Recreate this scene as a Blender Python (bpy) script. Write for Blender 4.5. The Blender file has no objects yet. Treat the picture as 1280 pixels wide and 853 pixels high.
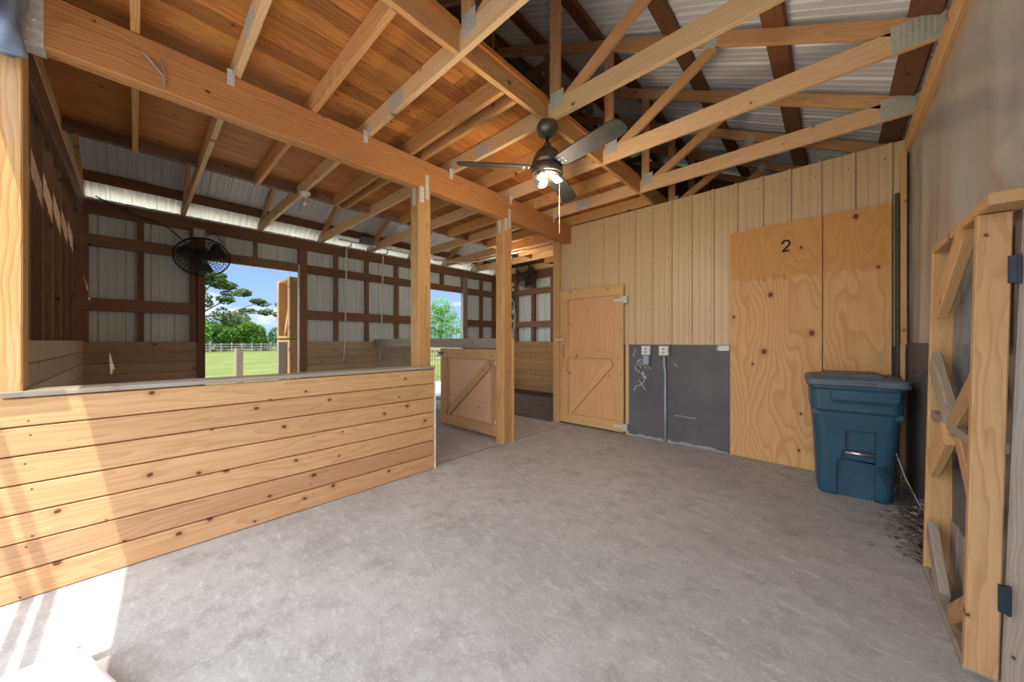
import bpy, bmesh, math, random
from mathutils import Vector, Matrix, noise
random.seed(7)
SC = bpy.context.scene
COL = SC.collection
PI = math.pi

# ------------------------------------------------------------------ camera, world, sun, exposure
TH = math.atan2(401, 434.6)
cam = bpy.data.cameras.new('camera')
cam.sensor_width = 36.0
cam.sensor_fit = 'HORIZONTAL'
cam.lens = 434.6 / 1280 * 36
cam.clip_start = 0.05
cam.clip_end = 500
co = bpy.data.objects.new('camera', cam)
co.location = (0, 0, 1.25)
co.rotation_euler = (PI / 2, 0, TH)
COL.objects.link(co)
SC.camera = co
SC.view_settings.view_transform = 'Standard'
SC.view_settings.look = 'None'
SC.view_settings.gamma = 1
SC.view_settings.use_curve_mapping = False
SC.view_settings.exposure = 0.97

SUN_DIR = Vector((0.50, -0.19, 1.0)).normalized()
SUN_E = 2.3
SKY_STRENGTH = 0.72
sun = bpy.data.lights.new('sun', 'SUN')
sun.energy = SUN_E
sun.angle = math.radians(0.3)
sun.color = (1.0, 0.95, 0.86)
so = bpy.data.objects.new('sun', sun)
so.rotation_euler = SUN_DIR.to_track_quat('Z', 'Y').to_euler()
so.location = (6, -6, 14)
COL.objects.link(so)

world = bpy.data.worlds.new('sky')
SC.world = world
world.use_nodes = True
wn = world.node_tree
wn.nodes.clear()


class NT:
    """tiny node helper"""
    def __init__(self, tree):
        self.t = tree

    def n(self, kind, **kw):
        nd = self.t.nodes.new(kind)
        for k, v in kw.items():
            if k.startswith('i_'):
                nd.inputs[k[2:].replace('_', ' ')].default_value = v
            else:
                setattr(nd, k, v)
        return nd

    def l(self, a, b):
        self.t.links.new(a, b)

    def val(self, sock, v):
        if hasattr(v, 'is_output') or isinstance(v, bpy.types.NodeSocket):
            self.l(v, sock)
        else:
            sock.default_value = v

    def math(self, op, a, b=None, c=None, clamp=False):
        m = self.n('ShaderNodeMath', operation=op)
        m.use_clamp = clamp
        self.val(m.inputs[0], a)
        if b is not None:
            self.val(m.inputs[1], b)
        if c is not None:
            self.val(m.inputs[2], c)
        return m.outputs[0]

    def vmath(self, op, a, b=None):
        m = self.n('ShaderNodeVectorMath', operation=op)
        self.val(m.inputs[0], a)
        if b is not None:
            self.val(m.inputs[1], b)
        return m.outputs[0] if op not in ('LENGTH', 'DOT_PRODUCT') else m.outputs[1]

    def mix(self, f, a, b, mode='MIX'):
        m = self.n('ShaderNodeMix', data_type='RGBA', blend_type=mode)
        m.clamp_factor = True
        self.val(m.inputs[0], f)
        for s, v in ((m.inputs[6], a), (m.inputs[7], b)):
            if isinstance(v, (tuple, list)):
                s.default_value = (v[0], v[1], v[2], 1)
            else:
                self.l(v, s)
        return m.outputs[2]

    def noise(self, vec, scale, detail=3, rough=.55, dims='3D'):
        m = self.n('ShaderNodeTexNoise', noise_dimensions=dims)
        if vec is not None:
            self.l(vec, m.inputs['Vector'])
        m.inputs['Scale'].default_value = scale
        m.inputs['Detail'].default_value = detail
        m.inputs['Roughness'].default_value = rough
        return m.outputs['Fac']

    def ramp(self, f, lo, hi):
        m = self.n('ShaderNodeMapRange', interpolation_type='SMOOTHSTEP')
        self.val(m.inputs[0], f)
        m.inputs[1].default_value = lo
        m.inputs[2].default_value = hi
        return m.outputs[0]

    def xyz(self, x, y, z):
        m = self.n('ShaderNodeCombineXYZ')
        for i, v in enumerate((x, y, z)):
            self.val(m.inputs[i], v)
        return m.outputs[0]


w = NT(wn)
tc = w.n('ShaderNodeTexCoord')
gen = tc.outputs['Generated']
sp = w.n('ShaderNodeSeparateXYZ')
w.l(gen, sp.inputs[0])
elev = w.math('MAXIMUM', sp.outputs[2], 0.0)
base = w.mix(w.ramp(elev, 0.0, 0.45), (0.34, 0.52, 0.82), (0.07, 0.20, 0.55))
cn = w.noise(w.xyz(w.math('MULTIPLY', sp.outputs[0], 3.0), w.math('MULTIPLY', sp.outputs[1], 3.0),
                   w.math('MULTIPLY', sp.outputs[2], 9.0)), 1.35, 7, .56)
cl = w.ramp(cn, .50, .64)
# bright veil added on the unseen front side of the sky, to light the interior
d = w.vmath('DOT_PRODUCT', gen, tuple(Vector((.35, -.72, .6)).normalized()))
fill_veil = w.ramp(d, 0.0, 0.9)
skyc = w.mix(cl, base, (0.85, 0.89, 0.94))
skyc = w.mix(w.ramp(elev, .30, .62), skyc, (2.1, 2.2, 2.35))  # white high sky added above the visible angles, to light the dim stall
skyc = w.mix(fill_veil, skyc, (2.9, 3.05, 3.3))
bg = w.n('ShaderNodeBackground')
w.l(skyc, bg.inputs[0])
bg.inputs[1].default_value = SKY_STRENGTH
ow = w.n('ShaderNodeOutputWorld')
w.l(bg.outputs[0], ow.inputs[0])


# ------------------------------------------------------------------ materials
def srgb(r, g, b):
    f = lambda c: (c / 255 / 12.92) if c / 255 <= .04045 else ((c / 255 + .055) / 1.055) ** 2.4
    return (f(r), f(g), f(b))


def new_mat(name):
    m = bpy.data.materials.new(name)
    m.use_nodes = True
    t = NT(m.node_tree)
    b = m.node_tree.nodes['Principled BSDF']
    return m, t, b


def wood(name, light, dark, spacing=.012, ring=.75, knots=.5, weather=0.0, wcol=(.30, .27, .24), rough=.62, var=.16, streak=.35):
    """timber: growth rings about the board's own length axis (attribute gc), knots, streaks, weathering"""
    m, t, b = new_mat(name)
    at = t.n('ShaderNodeAttribute', attribute_name='gc')
    rn = t.n('ShaderNodeAttribute', attribute_name='rnd').outputs['Fac']
    s = t.n('ShaderNodeSeparateXYZ')
    t.l(at.outputs['Vector'], s.inputs[0])
    x, y, z = s.outputs
    wob = t.noise(t.xyz(t.math('MULTIPLY', x, .9), t.math('MULTIPLY', y, 5), t.math('MULTIPLY', z, 5)), 1.0, 3)
    wob = t.math('MULTIPLY', t.math('SUBTRACT', wob, .5), .16)
    r = t.math('ADD', t.math('SQRT', t.math('ADD', t.math('MULTIPLY', y, y), t.math('MULTIPLY', z, z))), wob)
    ph = t.math('FRACT', t.math('DIVIDE', r, spacing))
    lw = t.math('POWER', ph, 2.2)
    lw = t.math('MULTIPLY', lw, t.ramp(ph, 1.0, .86))
    st = t.noise(t.xyz(t.math('MULTIPLY', x, 2.5), t.math('MULTIPLY', y, 90), t.math('MULTIPLY', z, 90)), 1.0, 4, .6)
    big = t.noise(t.xyz(t.math('MULTIPLY', x, 1.2), t.math('MULTIPLY', y, 6), t.math('MULTIPLY', z, 6)), 1.0, 3)
    c = t.mix(t.math('MULTIPLY', lw, ring), light, dark)
    mid = tuple((a + q) * .5 for a, q in zip(light, dark))
    c = t.mix(t.math('MULTIPLY', t.ramp(st, .42, .78), streak), c, dark)
    c = t.mix(t.math('MULTIPLY', t.ramp(big, .4, .75), .5), c, mid)
    if weather > 0:
        wf = t.noise(t.xyz(t.math('MULTIPLY', x, 1.5), t.math('MULTIPLY', y, 14), t.math('MULTIPLY', z, 14)), 1.0, 5, .65)
        c = t.mix(t.math('MULTIPLY', t.ramp(wf, .62 - .35 * weather, .78 - .2 * weather), min(1, weather + .25)), c, wcol)
    if knots > 0:
        vo = t.n('ShaderNodeTexVoronoi', voronoi_dimensions='2D')
        t.l(t.xyz(t.math('ADD', t.math('MULTIPLY', x, 4.4), t.math('MULTIPLY', t.noise(at.outputs['Vector'], 22, 2), .16)),
                  t.math('MULTIPLY', t.math('ADD', y, t.math('MULTIPLY', rn, .7)), 5.2), 0.0), vo.inputs['Vector'])
        vo.inputs['Scale'].default_value = 1.0
        cs = t.n('ShaderNodeSeparateColor')
        t.l(vo.outputs['Color'], cs.inputs[0])
        rad = t.math('MULTIPLY', t.math('GREATER_THAN', knots, cs.outputs[0]), t.math('ADD', .02, t.math('MULTIPLY', cs.outputs[1], .055)))
        halo = t.math('SUBTRACT', 1.0, t.math('DIVIDE', vo.outputs['Distance'], t.math('MULTIPLY', t.math('ADD', rad, .0001), 2.6)), clamp=True)
        core = t.math('SUBTRACT', 1.0, t.math('DIVIDE', vo.outputs['Distance'], t.math('ADD', rad, .0001)), clamp=True)
        c = t.mix(t.math('MULTIPLY', halo, .75), c, dark)
        c = t.mix(t.ramp(core, .0, .35), c, tuple(q * .30 for q in dark))
    v = t.math('ADD', 1 - var, t.math('MULTIPLY', rn, 2 * var))
    hs = t.n('ShaderNodeHueSaturation')
    t.l(c, hs.inputs['Color'])
    t.l(v, hs.inputs['Value'])
    t.l(t.math('ADD', .495, t.math('MULTIPLY', t.math('FRACT', t.math('MULTIPLY', rn, 7.3)), .012)), hs.inputs['Hue'])
    t.l(hs.outputs[0], b.inputs['Base Color'])
    b.inputs['Roughness'].default_value = rough
    b.inputs['Specular IOR Level'].default_value = .25
    bp = t.n('ShaderNodeBump')
    bp.inputs['Strength'].default_value = .25
    bp.inputs['Distance'].default_value = .002
    t.l(t.math('SUBTRACT', st, t.math('MULTIPLY', lw, .5)), bp.inputs['Height'])
    t.l(bp.outputs[0], b.inputs['Normal'])
    return m


def plain(name, col, rough=.6, metal=0.0, spec=.5, var=.12, scale=8.0, dirt=None, dirt_amt=.4, bump=0.0):
    m, t, b = new_mat(name)
    g = t.n('ShaderNodeTexCoord').outputs['Object']
    nz = t.noise(g, scale, 5, .6)
    c = t.mix(t.ramp(nz, .3, .7), tuple(q * (1 - var) for q in col), tuple(min(1, q * (1 + var)) for q in col))
    if dirt:
        nd = t.noise(g, scale * .45, 6, .7)
        c = t.mix(t.math('MULTIPLY', t.ramp(nd, .48, .72), dirt_amt), c, dirt)
    t.l(c, b.inputs['Base Color'])
    b.inputs['Roughness'].default_value = rough
    b.inputs['Metallic'].default_value = metal
    b.inputs['Specular IOR Level'].default_value = spec
    if bump:
        bp = t.n('ShaderNodeBump')
        bp.inputs['Strength'].default_value = bump
        bp.inputs['Distance'].default_value = .004
        t.l(nz, bp.inputs['Height'])
        t.l(bp.outputs[0], b.inputs['Normal'])
    return m


def concrete():
    m, t, b = new_mat('concrete')
    g = t.n('ShaderNodeTexCoord').outputs['Object']
    n1 = t.noise(g, .9, 5, .6)
    n2 = t.noise(g, 7, 6, .7)
    n3 = t.noise(g, 60, 4, .7)
    mp = t.n('ShaderNodeMapping')
    mp.inputs['Rotation'].default_value = (0, 0, .7)
    mp.inputs['Scale'].default_value = (9, 24, 1)
    t.l(g, mp.inputs[0])
    n4 = t.noise(mp.outputs[0], 1.0, 5, .7)
    c = t.mix(t.ramp(n1, .3, .7), (.41, .405, .40), (.50, .495, .49))
    c = t.mix(t.math('MULTIPLY', t.ramp(n2, .42, .72), .7), c, (.31, .30, .295))
    c = t.mix(t.math('MULTIPLY', t.ramp(n3, .5, .72), .55), c, (.68, .675, .67))
    c = t.mix(t.math('MULTIPLY', t.ramp(n4, .5, .72), .5), c, (.70, .695, .69))
    # brownish stains
    n5 = t.noise(g, 2.3, 5, .75)
    c = t.mix(t.math('MULTIPLY', t.ramp(n5, .5, .72), .5), c, (.25, .23, .21))
    t.l(c, b.inputs['Base Color'])
    b.inputs['Roughness'].default_value = .72
    b.inputs['Specular IOR Level'].default_value = .3
    bp = t.n('ShaderNodeBump')
    bp.inputs['Strength'].default_value = .35
    bp.inputs['Distance'].default_value = .003
    t.l(t.math('ADD', n3, n4), bp.inputs['Height'])
    t.l(bp.outputs[0], b.inputs['Normal'])
    return m


def plywood(name):
    """big wandering cathedral grain with football knots, honey-orange weathered band near the top edge"""
    m, t, b = new_mat(name)
    at = t.n('ShaderNodeAttribute', attribute_name='gc')
    rn = t.n('ShaderNodeAttribute', attribute_name='rnd').outputs['Fac']
    s = t.n('ShaderNodeSeparateXYZ')
    t.l(at.outputs['Vector'], s.inputs[0])
    x, y, z = s.outputs
    wob = t.noise(t.xyz(t.math('MULTIPLY', x, .8), t.math('MULTIPLY', y, 2.6), rn), 1.0, 2, .45)
    ph = t.math('FRACT', t.math('ADD', t.math('MULTIPLY', y, 13), t.math('MULTIPLY', wob, 15)))
    lw = t.math('MULTIPLY', t.math('POWER', ph, 2.0), t.ramp(ph, 1.0, .8))
    c = t.mix(t.math('MULTIPLY', lw, .7), (.74, .435, .19), (.50, .22, .065))
    st = t.noise(t.xyz(t.math('MULTIPLY', x, 3), t.math('MULTIPLY', y, 60), 0.0), 1.0, 4)
    c = t.mix(t.math('MULTIPLY', t.ramp(st, .45, .8), .35), c, (.55, .28, .10))
    geo = t.n('ShaderNodeNewGeometry')
    gp = t.n('ShaderNodeSeparateXYZ')
    t.l(geo.outputs['Position'], gp.inputs[0])
    edge = t.math('ADD', gp.outputs[2], t.math('MULTIPLY', t.noise(t.xyz(t.math('MULTIPLY', gp.outputs[0], 7), 0.0, 0.0), 1.0, 3), .22))
    c = t.mix(t.math('MULTIPLY', t.ramp(edge, 1.98, 2.02), .55), c, (.62, .27, .05))
    vo = t.n('ShaderNodeTexVoronoi', voronoi_dimensions='2D')
    t.l(t.xyz(t.math('MULTIPLY', x, 2.0), t.math('MULTIPLY', y, 2.6), 0.0), vo.inputs['Vector'])
    vo.inputs['Scale'].default_value = 1.0
    cs = t.n('ShaderNodeSeparateColor')
    t.l(vo.outputs['Color'], cs.inputs[0])
    rad = t.math('MULTIPLY', t.math('GREATER_THAN', .75, cs.outputs[0]), t.math('ADD', .03, t.math('MULTIPLY', cs.outputs[1], .045)))
    halo = t.math('SUBTRACT', 1.0, t.math('DIVIDE', vo.outputs['Distance'], t.math('MULTIPLY', t.math('ADD', rad, .0001), 2.2)), clamp=True)
    core = t.math('SUBTRACT', 1.0, t.math('DIVIDE', vo.outputs['Distance'], t.math('ADD', rad, .0001)), clamp=True)
    c = t.mix(t.math('MULTIPLY', halo, .8), c, (.48, .20, .06))
    c = t.mix(t.math('MULTIPLY', t.ramp(core, .0, .3), .9), c, (.14, .05, .025))
    t.l(c, b.inputs['Base Color'])
    b.inputs['Roughness'].default_value = .6
    b.inputs['Specular IOR Level'].default_value = .25
    return m


def sheet_metal(name, col, metal=.0, rough=.42, streak=.18):
    m, t, b = new_mat(name)
    at = t.n('ShaderNodeAttribute', attribute_name='gc')
    s = t.n('ShaderNodeSeparateXYZ')
    t.l(at.outputs['Vector'], s.inputs[0])
    n1 = t.noise(t.xyz(t.math('MULTIPLY', s.outputs[0], 1.2), t.math('MULTIPLY', s.outputs[1], 30), 0.0), 1.0, 5, .6)
    n2 = t.noise(at.outputs['Vector'], 3.0, 4, .6)
    c = t.mix(t.ramp(n1, .3, .75), tuple(q * (1 - streak) for q in col), col)
    c = t.mix(t.math('MULTIPLY', t.ramp(n2, .45, .75), streak * 1.2), c, tuple(q * .75 for q in col))
    t.l(c, b.inputs['Base Color'])
    b.inputs['Metallic'].default_value = metal
    b.inputs['Roughness'].default_value = rough
    b.inputs['Specular IOR Level'].default_value = .4
    return m


M = {}
M['floor'] = concrete()
M['plank'] = wood('ceiling_plank_wood', (.54, .215, .052), (.22, .068, .015), .016, .7, .35, rough=.6, var=.28, streak=.7, weather=.12, wcol=(.20, .09, .04))
M['chord'] = wood('truss_lumber', (.80, .53, .29), (.56, .31, .13), .015, .55, .35, var=.08, streak=.28)
M['web'] = wood('web_lumber', (.66, .37, .17), (.42, .18, .06), .014, .6, .25, var=.1)
M['joist'] = wood('joist_lumber', (.62, .34, .13), (.34, .14, .04), .015, .7, .2, var=.16)
M['beam'] = wood('beam_lumber', (.56, .28, .10), (.30, .115, .034), .018, .85, .12, var=.06)
M['dark'] = wood('aged_dark_lumber', (.28, .155, .088), (.13, .064, .033), .016, .6, .3, var=.25)
M['purlin'] = wood('brown_purlin_lumber', (.22, .095, .042), (.10, .04, .018), .016, .6, .3, var=.2)
M['pine'] = wood('fresh_pine', (.70, .43, .195), (.50, .24, .08), .018, .5, .55, var=.07, streak=.25)
M['board'] = wood('stall_board_pine', (.63, .375, .19), (.38, .17, .068), .021, .55, .55, var=.09, streak=.3)
M['post'] = wood('post_timber', (.58, .33, .13), (.33, .145, .05), .02, .85, .3, var=.05, weather=.3, wcol=(.50, .36, .25))
M['greyboard'] = wood('weathered_kick_board', (.52, .39, .235), (.30, .20, .11), .018, .5, .4, var=.12, weather=.35, wcol=(.36, .30, .225))
M['warmboard'] = wood('far_stall_board', (.56, .33, .15), (.34, .16, .06), .018, .55, .6, var=.16)
M['weathered'] = wood('weathered_grey_timber', (.40, .33, .26), (.22, .175, .14), .012, .7, .25, var=.12, weather=.5, wcol=(.36, .34, .33))
M['gatewood'] = wood('gate_lumber', (.56, .325, .165), (.36, .175, .07), .012, .75, .35, var=.1, weather=.1, wcol=(.5, .4, .3))
M['ply'] = plywood('raw_plywood')
M['plypanel'] = wood('pinkish_plywood_panel', (.70, .43, .26), (.52, .27, .15), .03, .45, .25, var=.05)
M['roofmetal'] = sheet_metal('bare_roof_sheet', (.74, .77, .79), .1, .42, .08)
M['sidemetal'] = sheet_metal('bare_wall_sheet', (.78, .88, .90), .0, .45, .09)
M['tan'] = sheet_metal('tan_painted_sheet', (.68, .485, .285), 0, .4, .07)
M['doorpanel'] = wood('warm_plywood_panel', (.72, .43, .215), (.55, .27, .11), .03, .5, .25, var=.05, streak=.5)
M['galv'] = plain('galvanized_steel', (.68, .69, .64), .45, .3, .5, .15, 40)
M['plate'] = plain('nail_plate_steel', (.56, .56, .48), .5, .25, .5, .1, 60)
M['black'] = plain('black_steel', (.02, .021, .025), .4, .3, .5)
M['hingeblack'] = plain('hinge_paint', (.025, .035, .055), .45, .2, .5)
M['pvc'] = plain('white_pvc', (.78, .76, .70), .45)
M['bin'] = plain('bin_plastic_blue', (.022, .088, .14), .42, 0, .5, .12, 5, (.10, .15, .18), .22)
M['lid'] = plain('lid_plastic_grey', (.11, .14, .175), .5, 0, .5, .15, 5, (.2, .2, .2), .35)
M['chrome'] = plain('bright_bar', (.75, .77, .78), .25, .9)
M['darkpanel'] = plain('dark_rubber_panel', (.118, .116, .126), .6, 0, .4, .12, 3, (.16, .145, .13), .4)
M['mat'] = plain('stall_mat_rubber', (.16, .15, .145), .8, 0, .3, .2, 9, (.26, .23, .2), .5)
M['chalk'] = plain('chalk', (.7, .7, .7), .9)
M['boxgrey'] = plain('outlet_box_grey', (.33, .36, .34), .5, .2)
M['conduit'] = plain('grey_conduit', (.36, .42, .48), .45, .3)
M['white'] = plain('white_plastic', (.8, .8, .8), .5)
M['bronze'] = plain('fan_bronze', (.16, .14, .11), .38, .75, .5, .15, 30)
M['blade'] = plain('fan_blade_grey', (.045, .043, .041), .65, 0, .2, .15, 14)
M['fanblack'] = plain('drum_fan_black', (.016, .016, .02), .5, .2)
M['fandark'] = plain('drum_fan_brown', (.035, .022, .018), .6, .1)
M['fabricblue'] = plain('blue_grey_tarp', (.20, .25, .34), .75, 0, .2, .2, 10)
M['ink'] = plain('black_ink', (.02, .018, .016), .8)
M['stamp'] = plain('faded_stamp_ink', (.42, .20, .08), .8)
M['leaf_dry'] = plain('dry_leaf', (.26, .225, .185), .8, 0, .2, .4, 30)
M['leaf_pale'] = plain('pale_leaf', (.42, .46, .34), .7, 0, .2, .3, 30)
M['wire'] = plain('galvanized_wire', (.40, .41, .42), .45, .6)
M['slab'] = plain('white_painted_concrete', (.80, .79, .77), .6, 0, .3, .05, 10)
M['edge'] = plain('slab_edge_concrete', (.35, .37, .36), .8)
M['fencewood'] = plain('dark_grey_fence_wood', (.17, .16, .145), .9, 0, .2, .25, 6)
M['halter'] = plain('dark_green_rope', (.035, .055, .05), .8)
M['halter2'] = plain('pale_rope', (.35, .36, .33), .8)
M['steeltrack'] = plain('rusty_track', (.11, .085, .05), .7, .3, .4, .4, 40)
M['sage'] = plain('sage_green_plastic', (.16, .21, .17), .6)


def bulb_mat(name, col, e):
    m, t, b = new_mat(name)
    b.inputs['Base Color'].default_value = (*col, 1)
    b.inputs['Emission Color'].default_value = (*col, 1)
    b.inputs['Emission Strength'].default_value = e
    b.inputs['Roughness'].default_value = .3
    return m


M['bulb'] = bulb_mat('lit_bulb', (1.0, .95, .86), .45)
mg, tg, bgl = new_mat('clear_bulb_glass')
bgl.inputs['Base Color'].default_value = (.9, .9, .88, 1)
bgl.inputs['Transmission Weight'].default_value = .7
bgl.inputs['Roughness'].default_value = .15
M['glassbulb'] = mg


def tarp_mat():
    m, t, b = new_mat('mesh_tarp')
    g = t.n('ShaderNodeTexCoord').outputs['Object']
    s = t.n('ShaderNodeSeparateXYZ')
    t.l(g, s.inputs[0])
    n1 = t.noise(t.xyz(0.0, t.math('MULTIPLY', s.outputs[1], 5), t.math('MULTIPLY', s.outputs[2], .8)), 1.0, 5, .6)
    n2 = t.noise(t.xyz(0.0, t.math('MULTIPLY', s.outputs[1], 260), t.math('MULTIPLY', s.outputs[2], 60)), 1.0, 2)
    c = t.mix(t.ramp(n1, .3, .7), (.38, .37, .35), (.48, .465, .44))
    c = t.mix(t.math('MULTIPLY', t.ramp(n2, .5, .7), .35), c, (.52, .51, .49))
    t.l(c, b.inputs['Base Color'])
    b.inputs['Roughness'].default_value = .3
    b.inputs['Specular IOR Level'].default_value = .6
    b.inputs['Coat Weight'].default_value = .35
    b.inputs['Coat Roughness'].default_value = .12
    return m


M['tarp'] = tarp_mat()


def leafy(name, c1, c2, c3, scale=.6):
    m, t, b = new_mat(name)
    g = t.n('ShaderNodeTexCoord').outputs['Object']
    rn = t.n('ShaderNodeAttribute', attribute_name='rnd').outputs['Fac']
    n1 = t.noise(g, scale, 3)
    c = t.mix(t.ramp(n1, .35, .65), c1, c2)
    c = t.mix(t.math('MULTIPLY', rn, .6), c, c3)
    t.l(c, b.inputs['Base Color'])
    b.inputs['Roughness'].default_value = .6
    b.inputs['Specular IOR Level'].default_value = .2
    tr = t.n('ShaderNodeBsdfTranslucent')
    t.l(c, tr.inputs[0])
    mx = t.n('ShaderNodeMixShader')
    mx.inputs[0].default_value = .35
    out = m.node_tree.nodes['Material Output']
    t.l(b.outputs[0], mx.inputs[1])
    t.l(tr.outputs[0], mx.inputs[2])
    t.l(mx.outputs[0], out.inputs[0])
    return m


M['leaf'] = leafy('hedge_leaf', (.055, .15, .022), (.10, .23, .035), (.16, .30, .05))
M['leaf_bright'] = leafy('bright_leaf', (.085, .25, .03), (.16, .37, .045), (.23, .45, .08))
M['leaf_dark'] = leafy('pine_leaf', (.055, .11, .035), (.10, .17, .05), (.15, .23, .07))
M['bark'] = plain('bark', (.20, .16, .12), .9, 0, .2, .3, 12)
mgr, t, b = new_mat('grass')
g = t.n('ShaderNodeTexCoord').outputs['Object']
c = t.mix(t.ramp(t.noise(g, .35, 6, .65), .35, .65), (.10, .135, .035), (.155, .17, .052))
c = t.mix(t.math('MULTIPLY', t.ramp(t.noise(g, 14, 4, .7), .45, .7), .6), c, (.075, .115, .022))
t.l(c, b.inputs['Base Color'])
b.inputs['Roughness'].default_value = .9
b.inputs['Specular IOR Level'].default_value = .1
M['grass'] = mgr


# ------------------------------------------------------------------ mesh builder
class MB:
    def __init__(self):
        self.v, self.f, self.g, self.r = [], [], [], []

    def _add(self, vs, fs, gs, rnd=None):
        o = len(self.v)
        rnd = random.random() if rnd is None else rnd
        self.v += [tuple(p) for p in vs]
        self.g += [tuple(p) for p in gs]
        self.r += [rnd] * len(vs)
        self.f += [tuple(i + o for i in f) for f in fs]

    def bar(self, p0, p1, w, d, up=(0, 0, 1), ch=.003, cut0=0.0, cut1=0.0, off=None):
        """timber from p0 to p1: w across (side), d along up; chamfered long edges; cut0/cut1 = slant of the ends along up"""
        p0, p1, up = Vector(p0), Vector(p1), Vector(up)
        a = (p1 - p0)
        L = a.length
        a = a / L
        s = a.cross(up)
        if s.length < 1e-5:
            up = Vector((1, 0, 0))
            s = a.cross(up)
        s.normalize()
        u = s.cross(a).normalized()
        hw, hd = w / 2, d / 2
        c = min(ch, hw * .45, hd * .45)
        prof = [(-hw + c, -hd), (hw - c, -hd), (hw, -hd + c), (hw, hd - c), (hw - c, hd), (-hw + c, hd), (-hw, hd - c), (-hw, -hd + c)]
        ox, oy, oz = off or (random.random() * 40, random.uniform(-.07, .07), random.choice((-1, 1)) * random.uniform(.015, .09))
        vs, gs = [], []
        for e, (q, cut) in enumerate(((p0, cut0), (p1, cut1))):
            for (y, z) in prof:
                sh = cut * (z / d)
                vs.append(q + s * y + u * z + a * sh)
                if w >= d:
                    gs.append((L * e + sh + ox, y + oy, z + oz))
                else:
                    gs.append((L * e + sh + ox, z + oy, y + oz))
        fs = [(i, (i + 1) % 8, 8 + (i + 1) % 8, 8 + i) for i in range(8)]
        fs += [tuple(range(7, -1, -1)), tuple(range(8, 16))]
        self._add(vs, fs, gs)
        return self

    def box(self, x0, x1, y0, y1, z0, z1, ch=.003, axis=None):
        dx, dy, dz = x1 - x0, y1 - y0, z1 - z0
        cx, cy, cz = (x0 + x1) / 2, (y0 + y1) / 2, (z0 + z1) / 2
        if axis is None:
            axis = 'xyz'[max(range(3), key=lambda i: (dx, dy, dz)[i])]
        if axis == 'x':
            return self.bar((x0, cy, cz), (x1, cy, cz), dy, dz, (0, 0, 1), ch)
        if axis == 'y':
            return self.bar((cx, y0, cz), (cx, y1, cz), dx, dz, (0, 0, 1), ch)
        return self.bar((cx, cy, z0), (cx, cy, z1), dx, dy, (0, 1, 0), ch) if True else self

    def tube(self, pts, r, seg=8, caps=True, closed=False):
        pts = [Vector(p) for p in pts]
        n = len(pts)
        rs = r if isinstance(r, (list, tuple)) else [r] * n
        ref = Vector((.13, .31, .94))
        vs, gs, fs = [], [], []
        L = 0
        for i, p in enumerate(pts):
            if closed:
                a = pts[(i + 1) % n] - pts[i - 1]
            else:
                a = pts[min(i + 1, n - 1)] - pts[max(i - 1, 0)]
            a.normalize()
            s = a.cross(ref)
            if s.length < .05:
                s = a.cross(Vector((1, 0, 0)))
            s.normalize()
            u = s.cross(a)
            if i:
                L += (p - pts[i - 1]).length
            for k in range(seg):
                an = 2 * PI * k / seg
                vs.append(p + s * (rs[i] * math.cos(an)) + u * (rs[i] * math.sin(an)))
                gs.append((L, math.cos(an) * rs[i], math.sin(an) * rs[i]))
        m = n if closed else n - 1
        for i in range(m):
            j = (i + 1) % n
            for k in range(seg):
                k2 = (k + 1) % seg
                fs.append((i * seg + k, i * seg + k2, j * seg + k2, j * seg + k))
        if caps and not closed:
            fs.append(tuple(range(seg - 1, -1, -1)))
            fs.append(tuple((n - 1) * seg + k for k in range(seg)))
        self._add(vs, fs, gs)
        return self

    def lathe(self, prof, c=(0, 0, 0), axis=(0, 0, 1), seg=24):
        """prof: (radius, height) pairs along axis"""
        a = Vector(axis).normalized()
        s = a.orthogonal().normalized()
        u = a.cross(s)
        c = Vector(c)
        vs, gs, fs = [], [], []
        for (r, h) in prof:
            for k in range(seg):
                an = 2 * PI * k / seg
                vs.append(c + a * h + s * (max(r, 1e-4) * math.cos(an)) + u * (max(r, 1e-4) * math.sin(an)))
                gs.append((h, r * math.cos(an), r * math.sin(an)))
        for i in range(len(prof) - 1):
            for k in range(seg):
                k2 = (k + 1) % seg
                fs.append((i * seg + k, i * seg + k2, (i + 1) * seg + k2, (i + 1) * seg + k))
        fs.append(tuple(range(seg - 1, -1, -1)))
        fs.append(tuple((len(prof) - 1) * seg + k for k in range(seg)))
        self._add(vs, fs, gs)
        return self

    def quad(self, a, b, c, d):
        self._add([a, b, c, d], [(0, 1, 2, 3)], [(0, 0, 0), (1, 0, 0), (1, 1, 0), (0, 1, 0)])
        return self

    def sheet(self, o, du, dv, n, prof, pitch, width, length0, length1=None):
        """ribbed sheet: ribs run along dv; profile heights along n; edge lengths may slope from length0 to length1 across the width"""
        o, du, dv, n = Vector(o), Vector(du).normalized(), Vector(dv).normalized(), Vector(n).normalized()
        us = []
        k = 0
        while k * pitch < width + 1e-6:
            for (a, h) in prof:
                q = k * pitch + a
                if q < width - 1e-6:
                    us.append((q, h))
            k += 1
        us.append((width, prof[0][1]))
        vs, gs, fs = [], [], []
        length1 = length0 if length1 is None else length1
        offx, offy = random.random() * 20, random.random() * 20
        for (q, h) in us:
            L = length0 + (length1 - length0) * q / width
            for e in (0, 1):
                vs.append(o + du * q + dv * (L * e) + n * h)
                gs.append((L * e + offx, q + offy, 0))
        for i in range(len(us) - 1):
            fs.append((2 * i, 2 * i + 2, 2 * i + 3, 2 * i + 1))
        self._add(vs, fs, gs)
        return self

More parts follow.
